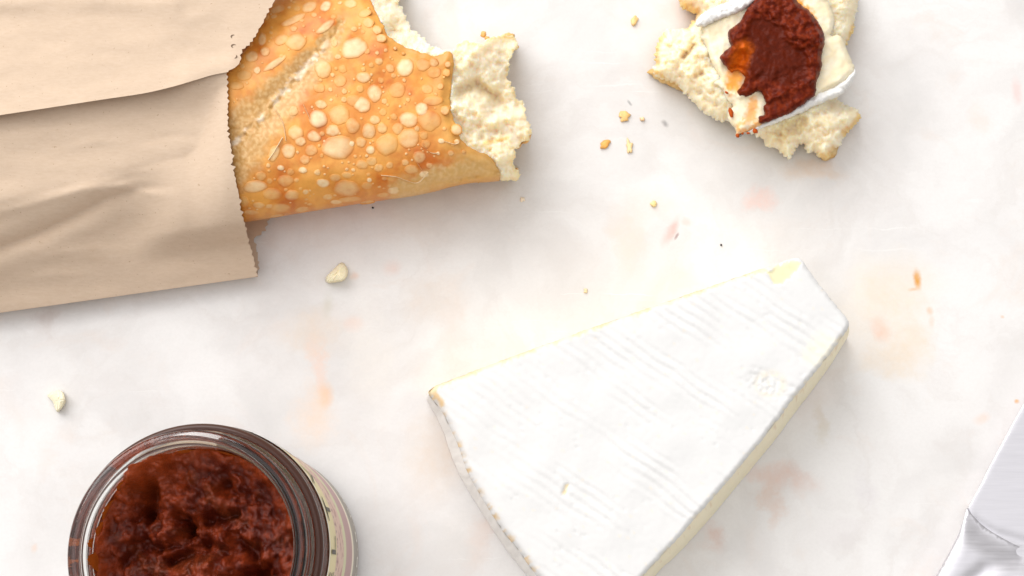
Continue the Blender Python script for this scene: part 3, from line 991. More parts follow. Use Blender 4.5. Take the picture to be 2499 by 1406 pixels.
def rind_band(name, poly, z0, zh, seed, parent):
    def zf(x, y, d):
        return z0 + zh * np.sqrt(np.clip(1 - (1 - np.clip(d / 14.0, 0, 1)) ** 2, 0, 1)) + .0006 * fbm(x, y, 13, 3, seed) + .0004 * fbm(x, y, 40, 2, seed + 2)
    relief_obj(name, M_RIND, parent, jag(resample(poly, 3), 2.2, 9, seed), zf, 3.4,
               lambda x, y, d, z: lerp3((.82, .81, .785), (.74, .72, .68), sstep(.3, .8, fbm(x, y, 13, 3, seed + 9)) * .6), skirt=[(2, lambda x, y, zb: zb - .003), (4, .0160)])


rind_band('rind', [(1697, 62), (1700, 50), (1712, 36), (1734, 22), (1772, 6), (1806, -8), (1840, -30), (1852, -10), (1836, 10), (1806, 30), (1776, 42), (1744, 54), (1724, 64), (1708, 66)], .0195, .0032, 61, cs)
rind_band('rind', [(1800, 333), (1834, 322), (1880, 306), (1950, 278), (2010, 250), (2050, 232), (2074, 210), (2088, 184), (2086, 168), (2074, 180), (2056, 196), (2030, 210), (1996, 226), (1960, 245),
                   (1920, 268), (1880, 288), (1850, 304), (1822, 320)], .0172, .0030, 67, cs)

dollop = thing('chili_sauce_dollop', 'dark red chunky sauce smeared over the cheese slice', 'sauce', P(1890, 140, .0215))
doll_out = [(1866, -20), (1836, 6), (1818, 30), (1806, 54), (1780, 74), (1776, 92), (1782, 112), (1770, 124), (1757, 140), (1766, 156), (1778, 170), (1786, 178), (1796, 172), (1808, 176),
            (1818, 190), (1812, 204), (1806, 214), (1800, 222), (1804, 232), (1822, 236), (1842, 228), (1852, 222), (1862, 232), (1868, 252), (1862, 262), (1866, 278), (1852, 286), (1854, 300), (1872, 298),
            (1890, 292), (1920, 280), (1950, 262), (1972, 246), (1990, 230), (1992, 205), (1998, 188), (2002, 172), (2006, 158), (2004, 140), (2012, 110), (2012, 84), (2004, 68), (1990, 44), (1972, 24), (1950, 8), (1930, -20), (1900, -34)]


SMOOTH = np.array([(1818, 100), (1826, 70), (1838, 48), (1860, 40), (1882, 48), (1905, 60), (1922, 76), (1916, 90), (1932, 106), (1952, 120), (1968, 128), (1972, 160), (1962, 192), (1934, 214), (1890, 200), (1850, 196), (1826, 180), (1822, 140)], float)


def doll_z(x, y, d):
    ring = np.exp(-((d - 15) / 13.0) ** 2)
    ctr = sstep(20, 40, d)
    upper = sstep(215, 150, y)
    n = fbm(x, y, 26, 3, 111)
    cl_ = np.sqrt(np.clip(0.75 - worley(x + 3 * n, y, 17, 22), 0, 1)) - .45
    inn = inside(SMOOTH, x, y)
    ds0, _ = dist_line(x, y, SMOOTH, True)
    ctr = sstep(-9, 12, np.where(inn, ds0, -ds0) + 5 * fbm(x, y, 18, 2, 119))
    ring = 1 - ctr
    gr = .5 - worley(x, y, 9.5, 27)
    z = 0.0208 + 0.0022 * np.sqrt(np.clip(d / 12.0, 0, 1)) + (0.0009 * ring * sstep(0, 16, d) + 0.0014) * (0.25 + 0.75 * upper)
    z = z + (0.0008 * n + 0.0008 * cl_ + .0003 * gr) * (1 - .93 * ctr * upper) * sstep(0, 8, d) * (.45 + .55 * upper)
    dk, _ = dist_line(x, y, [(1935, 88), (1965, 100), (1990, 95)])
    z = z + .0013 * np.exp(-(dk / 20.0) ** 2) * (1 + 1.0 * cl_)
    z = z - .0004 * ctr * upper + (.00016 * gr + .0003 * n) * ctr
    dd, _ = dist_line(x, y, [(1862, 255), (1930, 215), (1990, 196)])
    z = z + .0010 * np.exp(-(dd / 8.0) ** 2) * (1 + n)
    ds_, _ = dist_line(x, y, [(1812, 140), (1800, 176)])
    z = z - .0035 * np.exp(-(ds_ / 17.0) ** 2) * sstep(0, 10, d)
    return z


def doll_col(x, y, d, z):
    n = fbm(x, y, 12, 3, 113)
    c = lerp3((.10, .0095, .0024), (.18, .023, .0055), sstep(-.4, .5, n))
    c = lerp3(c, (.085, .0095, .0022), sstep(-8, 12, np.where(inside(SMOOTH, x, y), 1, -1) * dist_line(x, y, SMOOTH, True)[0] + 6 * n) * .9)
    ds_, _ = dist_line(x, y, [(1815, 120), (1802, 150), (1795, 176)])
    c = lerp3(c, (.62, .115, .006), sstep(34, 0, ds_ + 7 * n) * .95)
    return c


relief_obj('sauce', M_SAUCE, dollop, jag(resample(doll_out, 2.6), 2.0, 11, 72), doll_z, 3.0, doll_col, skirt=[(2, lambda x, y, zb: zb - .0012), (2, .0198)])
for k, (x, y, rx, ry, a) in enumerate([(1784, 276, 6, 13, -15), (1843, 320, 7, 6, 20), (1800, 331, 5, 5, 0), (1773, 226, 5, 3, 30), (1826, 325, 5, 3, 0), (1812, 326, 4, 3, 0)]):
    lump('sauce_drop', M_SAUCE, dollop, x, y, .0205 if k != 2 else .019, rx, ry, .0012, a, (.42, .075, .010), 300 + k, .3, 12, 4)

# ------------------------------------------------------------------ brie wedge
ZT = 0.027
brie = thing('brie_wedge', 'large wedge of brie with ridged white rind on top', 'cheese', P(1550, 1050, 0))
# outline on top and the matching outline on the table (None: straight down)
PAIRS = [((1046, 962), (1043, 972)), ((1058, 944), None), ((1090, 931), None), ((1250, 870), None), ((1400, 816), None), ((1550, 763), None), ((1700, 711), None), ((1820, 669), None),
         ((1900, 642), None), ((1942, 630), None), ((1960, 640), None), ((1990, 682), None), ((2030, 732), None), ((2060, 768), None), ((2071, 788), (2058, 838)),
         ((2066, 806), (2054, 856)), ((2030, 858), (2018, 918)), ((1980, 920), (1975, 980)), ((1940, 968), (1938, 1030)), ((1880, 1048), (1888, 1098)), ((1800, 1146), (1815, 1186)),
         ((1720, 1238), (1742, 1276)), ((1645, 1324), (1672, 1352)), ((1572, 1404), (1606, 1412)), ((1500, 1490), (1530, 1500)), ((1430, 1540), (1430, 1560)), ((1360, 1470), (1345, 1495)),
         ((1297, 1389), (1278, 1402)), ((1260, 1337), (1244, 1362)), ((1226, 1295), (1207, 1306)), ((1177, 1217), (1170, 1250)), ((1143, 1157), (1117, 1160)), ((1119, 1090), (1091, 1100)),
         ((1100, 1048), (1080, 1060)), ((1078, 1004), (1066, 1026))]
tops, bases = [], []
PAIRS = [(t, b if b is None else (t[0] + (b[0] - t[0]) * (.66 if b[0] + b[1] * .9 > 2300 and t[0] > 1500 else 1), t[1] + (b[1] - t[1]) * (.66 if t[0] > 1500 else 1))) for t, b in PAIRS]
for t_, b_ in PAIRS:
    wt = P(t_[0], t_[1], ZT)
    if b_ is None:
        bx, by = proj(np.array([wt[0], wt[1] - .0012, 0.0]))
        b_ = (float(bx), float(by))
    tops.append(t_)
    if t_[0] < 1400 and t_[1] > 970:
        b_ = (t_[0] + (b_[0] - t_[0]) * .72, t_[1] + (b_[1] - t_[1]) * .72)
    bases.append(b_)
both = resample(np.hstack([np.array(tops, float), np.array(bases, float)]), 5)
top_poly, base_poly = both[:, :2], both[:, 2:]
# drop duplicates created by uneven spacing
keep = np.linalg.norm(np.roll(top_poly, -1, 0) - top_poly, axis=1) > 1.0
top_poly, base_poly = top_poly[keep], base_poly[keep]
LEFT = [(1046, 962), (1078, 1004), (1100, 1048), (1119, 1090), (1143, 1157), (1177, 1217), (1226, 1295), (1260, 1337), (1297, 1389), (1360, 1470)]
UPPER = [(1046, 962), (1058, 944), (1090, 931), (1250, 870), (1550, 763), (1820, 669), (1942, 630)]
RIGHT = [(2071, 788), (2030, 858), (1940, 968), (1800, 1146), (1645, 1324), (1572, 1404)]


def ridge_q(x, y):
    return -0.57 * x + 0.82 * y


def brie_patch(x, y):
    """where the rind is missing: yellow corner patch, scuffed spot, small nicks"""
    n = fbm(x, y, 16, 3, 121)
    m = np.where(inside(np.array([(1868, 662), (1895, 650), (1940, 632), (1955, 645), (1940, 668), (1925, 680), (1910, 694), (1890, 692), (1880, 678)], float), x + 5 * n, y + 5 * n), 1.0, 0.0)
    return m


def brie_z(x, y, d):
    n1 = fbm(x, y, 70, 3, 123)
    q = ridge_q(x, y) + 7 * fbm(x, y, 130, 2, 125) + 1.2 * fbm(x, y, 24, 2, 126)
    r = np.sin(q / 23.0 * 2 * math.pi) 
    along = 0.82 * x + 0.57 * y
    amp = sstep(.0, .8, fbm(along * .22, q * .8, 60, 2, 127) + .35)
    z = ZT + 0.0004 * fbm(x, y, 140, 2, 123) + 0.00024 * np.minimum(r, .75) * amp * (.45 + .55 * sstep(1250, 1500, x))
    pit = worley(along * .45, q * 1.2, 26, 31)
    z = z - 0.00022 * sstep(.16, .03, pit) * sstep(0, .3, fbm(x, y, 120, 2, 129))
    z = z - 0.0005 * brie_patch(x, y)
    dn, _ = dist_line(x, y, [(1376, 1205), (1384, 1185)])
    z = z - .0008 * np.exp(-(dn / 5.0) ** 2)
    ds_, _ = dist_line(x, y, [(1850, 925), (1900, 950)])
    z = z - .0004 * sstep(40, 10, ds_) * (.6 + fbm(x, y, 9, 3, 131))
    z = z + 0.00004 * fbm(x, y, 14, 3, 133)
    return z - .0012 * sstep(12, 0, d) ** 2 - .0011 * sstep(30, 0, dist_line(x, y, LEFT)[0]) ** 2


def brie_col(x, y, d, z):
    n2 = fbm(x, y, 11, 3, 135)
    c = np.tile((.72, .716, .708), (len(x), 1))
    c = lerp3(c, (.79, .735, .47), brie_patch(x, y) * .95)
    # scuffed ring
    e = np.hypot((x - 1880) / 1.0, (y - 938) / .85)
    c = lerp3(c, (.84, .72, .50), np.exp(-((e - 34 + 8 * n2) / 8.0) ** 2) * (.35 + .4 * n2).clip(0, 1) * .8)
    c = lerp3(c, (.88, .82, .70), sstep(36, 20, e) * sstep(0, .5, n2) * .5)
    dn, _ = dist_line(x, y, [(1376, 1205), (1384, 1185)])
    c = lerp3(c, (.80, .66, .40), sstep(6, 2, dn) * .9)
    c = lerp3(c, (.90, .85, .66), sstep(40, 10, dist_line(x, y, [(1985, 868), (2010, 838)])[0] + 12 * n2) * .6)
    # worn corner along the left and upper edges
    dl, al = dist_line(x, y, LEFT)
    worn = sstep(-.05, .45, fbm(al * 60, al * 0, 2.2, 3, 137) + .25 * n2)
    c = lerp3(c, (.72, .52, .28), sstep(17, 4, dl + 5 * n2) * worn * .9)
    c = lerp3(c, (.70, .49, .25), sstep(9, 2, dist_line(x, y, [(1056, 950), (1066, 966), (1080, 988)])[0] + 4 * n2) * .9)
    du, au = dist_line(x, y, UPPER)
    c = lerp3(c, (.82, .66, .42), sstep(13, 2, du + 4 * n2) * sstep(.30, .02, au) * .9)
    c = lerp3(c, (.70, .57, .36), sstep(13, 2, du + 4 * n2) * (.45 + .5 * sstep(-.3, .3, fbm(au * 50, au * 0, 2.5, 2, 139))) * sstep(.97, .9, au))
    dr, ar = dist_line(x, y, RIGHT)
    c = lerp3(c, (.80, .70, .50), sstep(6, 1, dr + 4 * n2) * sstep(0, .4, fbm(ar * 60, ar * 0, 2.2, 3, 141)) * .6)
    # tiny dark pits
    q = ridge_q(x, y)
    pit = worley((.82 * x + .57 * y) * .6, q, 46, 33)
    c = lerp3(c, (.78, .72, .64), sstep(.085, .03, pit) * .8)
    return c


relief_obj('rind', M_RIND, brie, jag(top_poly, 1.5, 10, 82), brie_z, 5.0, brie_col, skirt=[(0.0, lambda x, y, zb: zb - .0016)], skirt_col=(.88, .82, .66))
# the soft core, visible on the cut sides, bulging outwards
nl = len(top_poly)
rows = 9
ctr_px = top_poly.mean(0)
cv, cf, cc_ = [], [], []
nr_ = normals(top_poly)
isleft = dist_line(top_poly[:, 0], top_poly[:, 1], LEFT)[0] < 6
seed_s = np.arange(nl)
for i in range(rows):
    u = i / (rows - 1)
    zz = np.where(isleft, ZT - .0036, ZT - .0012) * (1 - u) + .0002 * u
    # interpolate in world space between the rim and the foot
    a = P(top_poly[:, 0] - nr_[:, 0] * 1.0, top_poly[:, 1] - nr_[:, 1] * 1.0, ZT - .0012)
    b = P(base_poly[:, 0], base_poly[:, 1], .0002)
    wv = a * (1 - u) + b * u
    bul = .0005 * math.sin(math.pi * u) * (1 + .3 * fbm(seed_s, seed_s * 0 + u * 3, 14, 3, 143)) + .00012 * fbm(seed_s, seed_s * 0 + u * 9, 9, 2, 145)
    nw = P(top_poly[:, 0] + nr_[:, 0], top_poly[:, 1] + nr_[:, 1], 0) - P(top_poly[:, 0], top_poly[:, 1], 0)
    nw = nw / np.linalg.norm(nw, axis=1, keepdims=True)
    wv = wv + nw * bul[:, None]
    wv[:, 2] = zz
    cv.append(wv)
    n = fbm(seed_s, seed_s * 0 + u * 6, 9, 3, 147)
    c = np.tile((.95, .86, .63), (nl, 1)) * (1 + .03 * fbm(seed_s, seed_s * 0 + u * 2, 30, 2, 147))[:, None]
    c = lerp3(c, (.70, .50, .30), sstep(.35, .7, fbm(seed_s * 1.0, seed_s * 0 + u * 14, 4, 2, 149)) * .5 * (u < .3))
    cc_.append(c)
for i in range(rows - 1):
    for k in range(nl):
        k2 = (k + 1) % nl
        cf.append([i * nl + k, (i + 1) * nl + k, (i + 1) * nl + k2, i * nl + k2])
cf.append(list(range((rows - 1) * nl, rows * nl)))
core_v = np.vstack(cv)
link('cheese_core', mesh('cheese_core', core_v, cf, np.vstack(cc_)), M_CHEESE, brie)
# white rind on the curved left side
idx = [k for k in range(nl) if isleft[k]]
start = max(range(len(idx)), key=lambda j: idx[j] - idx[j - 1] if j else 0)
idx = idx[start:] + idx[:start]
sv, sf, sc_ = [], [], []
for i in range(rows):
    for k in idx:
        u = i / (rows - 1)
        nw = P(top_poly[k, 0] + nr_[k, 0], top_poly[k, 1] + nr_[k, 1], 0) - P(top_poly[k, 0], top_poly[k, 1], 0)
        nw = nw / np.linalg.norm(nw)
        off = .0003 + .00014 * float(fbm(np.array([k * 1.0]), np.array([u * 7]), 5, 3, 151)[0]) * math.sin(math.pi * min(1, u + .15))
        sv.append(core_v[i * nl + k] + nw * off * 1.0 if i else core_v[k] + nw * .0001 + np.array([0, 0, .0012]))
        sc_.append((.90, .88, .85))
m_ = len(idx)
for i in range(rows - 1):
    for k in range(m_ - 1):
        sf.append([i * m_ + k, (i + 1) * m_ + k, (i + 1) * m_ + k + 1, i * m_ + k + 1])
link('side_rind', mesh('side_rind', sv, sf, np.array(sc_)), M_RIND, brie)

# ------------------------------------------------------------------ glass jar
b0 = P(620, 1362, 0)
RB = float(P(876, 1362, 0)[0] - b0[0])
ctr = (float(b0[0]), float(b0[1]))
best = None
for hz in np.linspace(.06, .14, 161):
    x, y = proj(np.array([ctr[0], ctr[1], hz]))
    e = abs(float(x) - 455)
    if best is None or e < best[0]:
        best = (e, hz, float(x), float(y))
H = best[1]
RR = float(np.linalg.norm(P(best[2] + 293, best[3], H) - P(best[2], best[3], H)))     # rim outer radius
print('jar', H, RB, RR, best)
RN = RR - .0012                                  # neck
RBEAD = RR + .0012
T = .0026
outer = [(0.0005, .0022), (RB - .006, .0016), (RB - .003, .0003), (RB - .0012, .0005), (RB - .0002, .0022), (RB, .005), (RB, H * .60), (RB, H * .80), (RB - .0004, H * .825), (RB - .0016, H * .842),
         (RB - .0018, H * .852), (RB - .0022, H * .870), (RB - .0022, H * .895), (RB - .0026, H * .903), (RN + .0004, H * .912), (RN, H * .920), (RN + .0004, H * .926), (RN + .0011, H * .932),
         (RN + .0013, H * .938), (RN + .0010, H * .944), (RN + .0002, H * .951), (RN, H * .958), (RN + .0008, H * .964), (RN + .0011, H * .969), (RN + .0006, H * .975), (RR - .0003, H * .981), (RR, H * .988), (RR - .0004, H * .995), (RR - .0014, H)]
RI = RN - T                                      # inner neck radius
inner = [(RR - .0024, H - .0001), (RI + .0005, H - .0012), (RI, H - .003), (RI, H * .93), (RI, H * .86), (RI + .0003, H * .82), (RB - T - .001, H * .78), (RB - T, H * .75), (RB - T, .010), (RB - T - .003, .0055), (0.0005, .005)]
v, f = lathe(outer + inner, 160, ctr)
mg = NT('clear_glass')
mg.set(Base_Color=(.97, .985, .975), Roughness=0.01, Transmission_Weight=1.0, IOR=1.5)
jar = thing('sauce_jar', 'open glass jar of dark red sauce with a cream and mauve label', 'jar', (ctr[0], ctr[1], 0))
link('glass', mesh('glass', v, f), mg.m, jar)

md = NT('bead_shade_brown')  # opaque dark ring standing in for the glass bead's dark refracted edge
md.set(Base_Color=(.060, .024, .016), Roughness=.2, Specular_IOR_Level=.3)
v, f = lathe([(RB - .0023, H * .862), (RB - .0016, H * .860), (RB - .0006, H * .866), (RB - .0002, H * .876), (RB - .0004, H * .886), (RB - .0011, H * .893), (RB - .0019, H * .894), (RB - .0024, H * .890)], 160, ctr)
link('bead_shade_ring', mesh('bead_shade_ring', v, f), md.m, jar)

# label: printed bands round the body
ml = NT('label_print')
sepz = ml.n('SeparateXYZ')
geo = ml.n('NewGeometry')
ml.l(geo.outputs['Position'], sepz.inputs[0])
zn = ml.math('DIVIDE', sepz.outputs['Z'], H)
Z0, Z1 = .05, .80
zl = ml.math('DIVIDE', ml.math('SUBTRACT', zn, Z0), Z1 - Z0)
band = ml.n('ValToRGB')
band.color_ramp.interpolation = 'CONSTANT'
stops = [(0, (.36, .33, .29)), (.187, (.82, .76, .62)), (.247, (.50, .31, .31)), (.46, (.66, .64, .40)), (.547, (.70, .50, .40)), (.787, (.76, .66, .36)), (.975, (.86, .82, .70))]
e = band.color_ramp.elements
while len(e) < len(stops):
    e.new(.5)
for k, (p_, c_) in enumerate(stops):
    e[k].position, e[k].color = p_, (*c_, 1)
ml.l(zl, band.inputs['Fac'])
script = ml.ramp(ml.noise(300, 3, .6), [(.52, (0, 0, 0)), (.60, (.8, .8, .8))])
inb = ml.math('MULTIPLY', ml.math('GREATER_THAN', zl, .547), ml.math('LESS_THAN', zl, .787))
bc = ml.mix(ml.math('MULTIPLY', script, inb), band.outputs['Color'], (.46, .22, .20))
ml.set(Base_Color=bc, Roughness=.5)
lab = []
NL, a0, a1 = 90, math.radians(-118), math.radians(84)
lv, lf = [], []
RL = RB + .00035
for z_ in np.linspace(Z0 * H, Z1 * H, 12):
    for k in range(NL + 1):
        a = a0 + (a1 - a0) * k / NL
        lv.append((ctr[0] + RL * math.cos(a), ctr[1] + RL * math.sin(a), z_))
for i in range(11):
    for k in range(NL):
        q = i * (NL + 1) + k
        lf.append([q, q + 1, q + NL + 2, q + NL + 1])
label = link('label', mesh('label', lv, lf), ml.m, jar)


def ink(name, c):
    m = NT(name)
    m.set(Base_Color=c, Roughness=.6)
    return m.m


def text_on_jar(txt, size, zc, ang, spacing, mat, sx=1.0):
    cu = bpy.data.curves.new('text', 'FONT')
    cu.body, cu.size, cu.align_x, cu.space_character = txt, size, 'CENTER', spacing
    to = bpy.data.objects.new('text', cu)
    COL.objects.link(to)
    bpy.context.view_layer.update()
    me = bpy.data.meshes.new_from_object(to.evaluated_get(bpy.context.evaluated_depsgraph_get()))
    bpy.data.objects.remove(to)
    for vtx in me.vertices:
        a = math.radians(ang) + vtx.co.x * sx / RL
        vtx.co = (ctr[0] + (RL + .00025) * math.cos(a), ctr[1] + (RL + .00025) * math.sin(a), zc + vtx.co.y)
    me.name = 'lettering'
    o = link('lettering', me, mat, None)
    o.parent = label
    o.matrix_parent_inverse = label.matrix_world.inverted()
    return o


def zof(t):
    return H * (Z0 + (Z1 - Z0) * t)


text_on_jar('E A E L T V A T', .0125, zof(.83), 14, 1.0, ink('dark_ink', (.10, .09, .07)))
text_on_jar('. . . . . . . . . . . . . . . . . . . . . . . .', .007, zof(.775), 22, .8, ink('grey_ink', (.16, .13, .11)))
text_on_jar('o . o - . o o . - o . o . o o - . o . o o . o', .007, zof(.06), 12, .9, ink('white_ink', (.8, .8, .76)))

# the sauce inside: top-level thing, its surface uneven and smeared up the wall
NS, NRg = 260, 80
RS = RI + .0003
zs = H * .83
sv, scol, sf = [], [], []
th = np.arange(NS) / NS * 2 * math.pi
for i in range(NRg + 1):
    u = (i / NRg)
    r = max(u, .004) * RS
    X, Y = r * np.cos(th), r * np.sin(th)
    pxl, pyl = X * 7200, Y * 7200
    n1, n2 = fbm(pxl, pyl, 80, 4, 161), fbm(pxl, pyl, 26, 3, 163)
    wl = worley(pxl + 14 * n2, pyl + 14 * n1, 44, 35)
    z = zs + .0040 * n1 + .0007 * n2 + .0008 * (.45 - wl) + .0006 * (.5 - worley(pxl, pyl, 15, 39)) + .0007 * (.5 - worley(pxl, pyl, 10, 38)) + .0009 * sstep(.38, .1, worley(pxl, pyl, 26, 37))
    # gouges left by the spoon
    g1_, _ = dist_line(pxl, pyl, [(-60, -20), (10, 10), (60, -5)])
    g2_, _ = dist_line(pxl, pyl, [(-90, -65), (0, -85), (110, -50)])
    g3_, _ = dist_line(pxl, pyl, [(-95, 120), (-105, 70)])
    z = z - .0060 * np.exp(-(g1_ / 14) ** 2) - .0085 * np.exp(-(g2_ / 17) ** 2) - .007 * np.exp(-(g3_ / 10) ** 2)
    for gl, gd, gw in (([(-40, 70), (-20, 30)], .005, 10), ([(-90, 5), (-40, 25), (10, 60), (60, 70)], .005, 14), ([(60, 30), (110, -10), (125, -50)], .006, 14), ([(40, 120), (90, 95)], .004, 12), ([(-150, -30), (-120, 10)], .004, 16)):
        z = z - gd * np.exp(-(dist_line(pxl + 10 * n2, pyl + 10 * n1, gl)[0] / gw) ** 2)
    # climb up the wall at upper left, small meniscus elsewhere
    da = np.angle(np.exp(1j * (th - math.radians(122))))
    up = np.exp(-(da / .36) ** 2)
    z = z + (up * .0065 * (1 + .25 * n2) + .0018) * sstep(.72, 1.0, u) + .003 * up * sstep(.4, .8, u)
    z = np.minimum(z, H * .985)
    z = np.where(u > .985, np.maximum(z, H * .885), z) if i == NRg else z
    sv += list(np.stack([ctr[0] + X, ctr[1] + Y, z], -1))
    c = lerp3((.085, .0085, .002), (.20, .027, .006), sstep(-.4, .6, n2 + .4 * n1))
    c = lerp3(c, (.17, .045, .013), sstep(.1, .7, fbm(pxl, pyl, 50, 3, 165)) * .25)
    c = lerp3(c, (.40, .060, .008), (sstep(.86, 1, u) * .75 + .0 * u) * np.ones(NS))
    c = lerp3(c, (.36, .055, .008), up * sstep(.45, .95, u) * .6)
    scol += list(c)
for i in range(NRg):
    for k in range(NS):
        k2 = (k + 1) % NS
        sf.append([i * NS + k, (i + 1) * NS + k, (i + 1) * NS + k2, i * NS + k2])
body_prof = [(RI + .0003, H * .84), (RI + .0005, H * .80), (RB - T - .0006, H * .768), (RB - T + .0002, H * .735), (RB - T - .0004, H * .70), (RB - T - .0004, .0105), (RB - T - .003, .0060), (.0005, .0057)]
bi = len(sv)
for (r, z) in body_prof:
    for k in range(NS):
        sv.append((ctr[0] + r * math.cos(th[k]), ctr[1] + r * math.sin(th[k]), z))
        scol.append((.30, .045, .010))
last = NRg * NS
for i in range(len(body_prof)):
    for k in range(NS):
        k2 = (k + 1) % NS
        a_ = last if i == 0 else bi + (i - 1) * NS
        b_ = bi + i * NS
        sf.append([a_ + k, b_ + k, b_ + k2, a_ + k2])
M_JARSAUCE = food_mat('jar_sauce', 0.31, 1300, 0.7, 0.0007, 0.34, spec=0.30)
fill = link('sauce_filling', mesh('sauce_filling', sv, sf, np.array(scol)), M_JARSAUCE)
tag(fill, 'glossy dark red sauce filling the open glass jar', 'sauce')

# smears of sauce on the inside of the neck
for k, (deg, hw, zl_, zh_) in enumerate([(156, 7, .86, .91), (168, 6, .85, .90), (186, 7, .82, .95), (200, 5, .84, .90), (140, 6, .86, .92), (176, 3, .91, .96), (72, 22, .80, .885), (100, 10, .82, .90), (45, 16, .80, .88), (20, 14, .80, .86)]):
    nu, nv = 16, 8
    vv, fz = [], []
    for j in range(nv + 1):
        for i in range(nu + 1):
            s = i / nu * 2 - 1
            t = j / nv
            edge = (1 - abs(s) ** 2.2) * (1 + .35 * float(perlin(np.array(s * 3 + k * 7), np.array(.3), 171)))
            a = math.radians(deg + hw * s)
            zz = H * (zl_ + (zh_ - zl_) * t * max(edge, .02))
            r = RI - .0003 - .0004 * math.sin(math.pi * t) * max(edge, 0)
            vv.append((ctr[0] + r * math.cos(a), ctr[1] + r * math.sin(a), zz))
    for j in range(nv):
        for i in range(nu):
            q = j * (nu + 1) + i
            fz.append([q, q + 1, q + nu + 2, q + nu + 1])
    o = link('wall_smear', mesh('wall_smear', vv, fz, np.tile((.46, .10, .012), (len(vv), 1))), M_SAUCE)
    o.parent = fill
    o.matrix_parent_inverse = fill.matrix_world.inverted()

# ------------------------------------------------------------------ knife
mk = NT('satin_steel')
bm_ = mk.n('Mapping')
bm_.inputs['Rotation'].default_value = (0, 0, math.radians(63))
bm_.inputs['Scale'].default_value = (60, 1200, 1)
mk.l(mk.tc.outputs['Object'], bm_.inputs['Vector'])
brn = mk.noise(1.0, 4, .6, bm_.outputs[0])
mk.set(Base_Color=mk.ramp(brn, [(.3, (.66, .65, .685)), (.7, (.74, .73, .765))]), Metallic=1.0, Roughness=mk.ramp(brn, [(.3, (.5, .5, .5)), (.7, (.62, .62, .62))]))
mk.bump(brn, .03, .0001)
knife = thing('knife', 'silver metal knife with curved bolster at the table corner', 'knife', P(2460, 1300, 0))
blade = [(2362, 1240), (2390, 1188), (2432, 1105), (2499, 984), (2560, 875), (2640, 880), (2760, 1060), (2700, 1400), (2560, 1400), (2499, 1372), (2420, 1330), (2372, 1268)]


def blade_z(x, y, d):
    return .0052 - .00015 * sstep(9, 0, d) + .0003 * np.sin((x + y) / 160.0) - .0009 * np.exp(-(dist_line(x, y, [(2380, 1278), (2430, 1306), (2499, 1326), (2600, 1346)])[0] / 17.0) ** 2)


relief_obj('blade', mk.m, knife, resample(blade, 6, True, False), blade_z, 5, None, skirt=[(0, lambda x, y, zb: zb - .0012), (3, .0004)])
hand = [(2360, 1242), (2352, 1268), (2338, 1308), (2310, 1362), (2284, 1408), (2240, 1490), (2300, 1600), (2560, 1600), (2760, 1400), (2700, 1330), (2600, 1360), (2499, 1338), (2440, 1310), (2400, 1284), (2372, 1256)]


def hand_z(x, y, d):
    dl = np.minimum(dist_line(x, y, [(2360, 1242), (2338, 1308), (2284, 1408), (2240, 1490)])[0], 60)
    du = dist_line(x, y, [(2360, 1242), (2400, 1284), (2440, 1310), (2499, 1338), (2600, 1360)])[0]
    z = .0056 + .0022 * np.sqrt(np.clip(1 - (1 - np.clip(dl / 40.0, 0, 1)) ** 2, 0, 1)) * sstep(0, 70, du) + .0012 * sstep(0, 90, du)
    d1, a1_ = dist_line(x, y, [(2372, 1262), (2400, 1296), (2440, 1322), (2499, 1342), (2600, 1362)])
    z = z - .0005 * np.exp(-(d1 / 24.0) ** 2)
    d2, _ = dist_line(x, y, [(2370, 1420), (2405, 1388), (2450, 1372), (2485, 1360), (2520, 1320)])
    z = z - .0011 * np.exp(-(d2 / 20.0) ** 2)
    return z + .0001 * fbm(x, y, 70, 2, 181)


relief_obj('handle', mk.m, knife, resample(hand, 5), hand_z, 6, None, skirt=[(-1, lambda x, y, zb: zb - .002), (6, .0004)])

# ------------------------------------------------------------------ crumbs and specks on the marble
def facet(name, poly, z1, zc, mat, col, label, cat, group):
    """a chipped, faceted bit of cheese"""
    p = np.array(poly, float)
    if area2(p) < 0:
        p = p[::-1]
    c = p.mean(0)
    n = len(p)
    v = [P(q[0], q[1], .0001) for q in p] + [P(c[0] + (q[0] - c[0]) * .86, c[1] + (q[1] - c[1]) * .86, z1 * (1 + .18 * math.sin(k * 2.1))) for k, q in enumerate(p)]
    v.append(P(c[0] + 2, c[1] - 3, zc))
    f = [[k, (k + 1) % n, n + (k + 1) % n, n + k] for k in range(n)] + [[n + k, n + (k + 1) % n, 2 * n] for k in range(n)] + [list(range(n))[::-1]]
    cols = np.tile(col, (len(v), 1)) * (1 + .06 * np.sin(np.arange(len(v)) * 1.7))[:, None]
    me = mesh(name, v, f, np.clip(cols, 0, 1), smooth=False)
    import bmesh
    bm = bmesh.new()
    bm.from_mesh(me)
    bmesh.ops.bevel(bm, geom=list(bm.edges), offset=.00035, segments=2, affect='EDGES')
    bmesh.ops.recalc_face_normals(bm, faces=bm.faces)
    bm.to_mesh(me)
    bm.free()
    o = link(name, me, mat)
    return tag(o, label, cat, group)


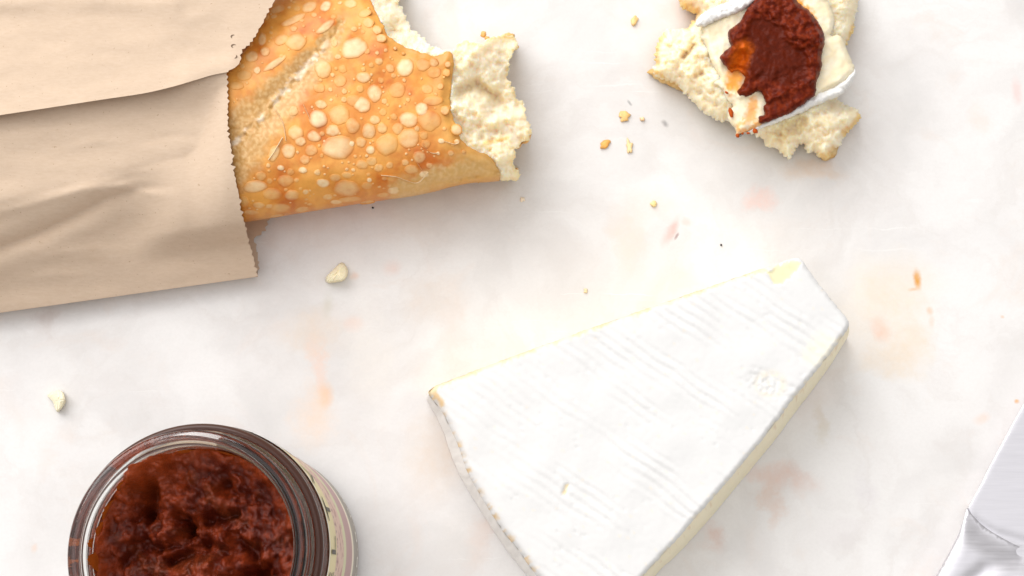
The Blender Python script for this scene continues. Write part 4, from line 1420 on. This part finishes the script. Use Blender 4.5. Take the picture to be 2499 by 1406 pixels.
facet('cheese_crumb', [(792, 683), (797, 673), (815, 655), (832, 639), (838, 640), (850, 656), (848, 676), (838, 687), (806, 692), (796, 691)], .0042, .0056, M_CHEESE, (.86, .78, .56),
      'larger pale cheese crumb just below the bag mouth', 'cheese crumb', 'cheese crumbs on the marble')
facet('cheese_crumb', [(113, 965), (122, 956), (146, 952), (157, 958), (161, 976), (160, 986), (147, 1003), (140, 1008), (132, 994), (130, 982)], .0034, .0042, M_CHEESE, (.88, .81, .60),
      'smaller pale cheese crumb above the sauce jar', 'cheese crumb', 'cheese crumbs on the marble')
GB = 'bread crumbs on the marble'
CR = (.76, .40, .09)
for k, (x, y, rx, ry, a, c, lb) in enumerate([
        (1475, 352, 13, 10, -35, (.72, .34, .06), 'deep orange bread crumb, lowest left of the scattered crumbs'),
        (1536, 358, 9, 17, -8, (.80, .55, .22), 'long pale bread crumb right of the deep orange one'),
        (1523, 285, 13, 12, 0, (.77, .45, .13), 'round golden bread crumb left of the tiny pale one'),
        (1568, 291, 7, 5, 10, (.78, .50, .22), 'tiny pale bread crumb right of the round golden one'),
        (1548, 51, 8, 12, 20, (.78, .50, .16), 'golden bread crumb up by the top edge of the photo'),
        (1596, 498, 8, 7, 0, (.82, .58, .20), 'small yellow bread crumb alone between bread chunk and brie'),
        (1429, 709, 5, 7, 10, (.80, .60, .28), 'faint tan bread crumb just above the brie edge'),
        (1275, 487, 6, 6, 0, (.84, .66, .38), 'faint pale bread crumb under the torn baguette end')]):
    o = lump('bread_crumb', M_CRUST, None, x, y, 0.0002, rx, ry, .0008 if k not in (6, 7) else .0005, a, tuple(v * f_ for v, f_ in zip(c, (1.08, 1.15, 1.5))), 400 + k, .5, 18, 4)
    tag(o, lb, 'bread crumb', GB)
mb = NT('black_pepper')
mb.set(Base_Color=(.012, .010, .009), Roughness=.6)
for k, (x, y, r, lb) in enumerate([(910, 507, 2.6, 'tiny black speck beside the lower crust of the baguette'), (1760, 598, 2.8, 'tiny black speck on bare marble above the brie')]):
    o = lump('pepper_speck', mb.m, None, x, y, .0002, r, r, .0004, 0, (.01, .01, .01), 500 + k, .25, 8, 3)
    tag(o, lb, 'speck', 'black specks on the marble')
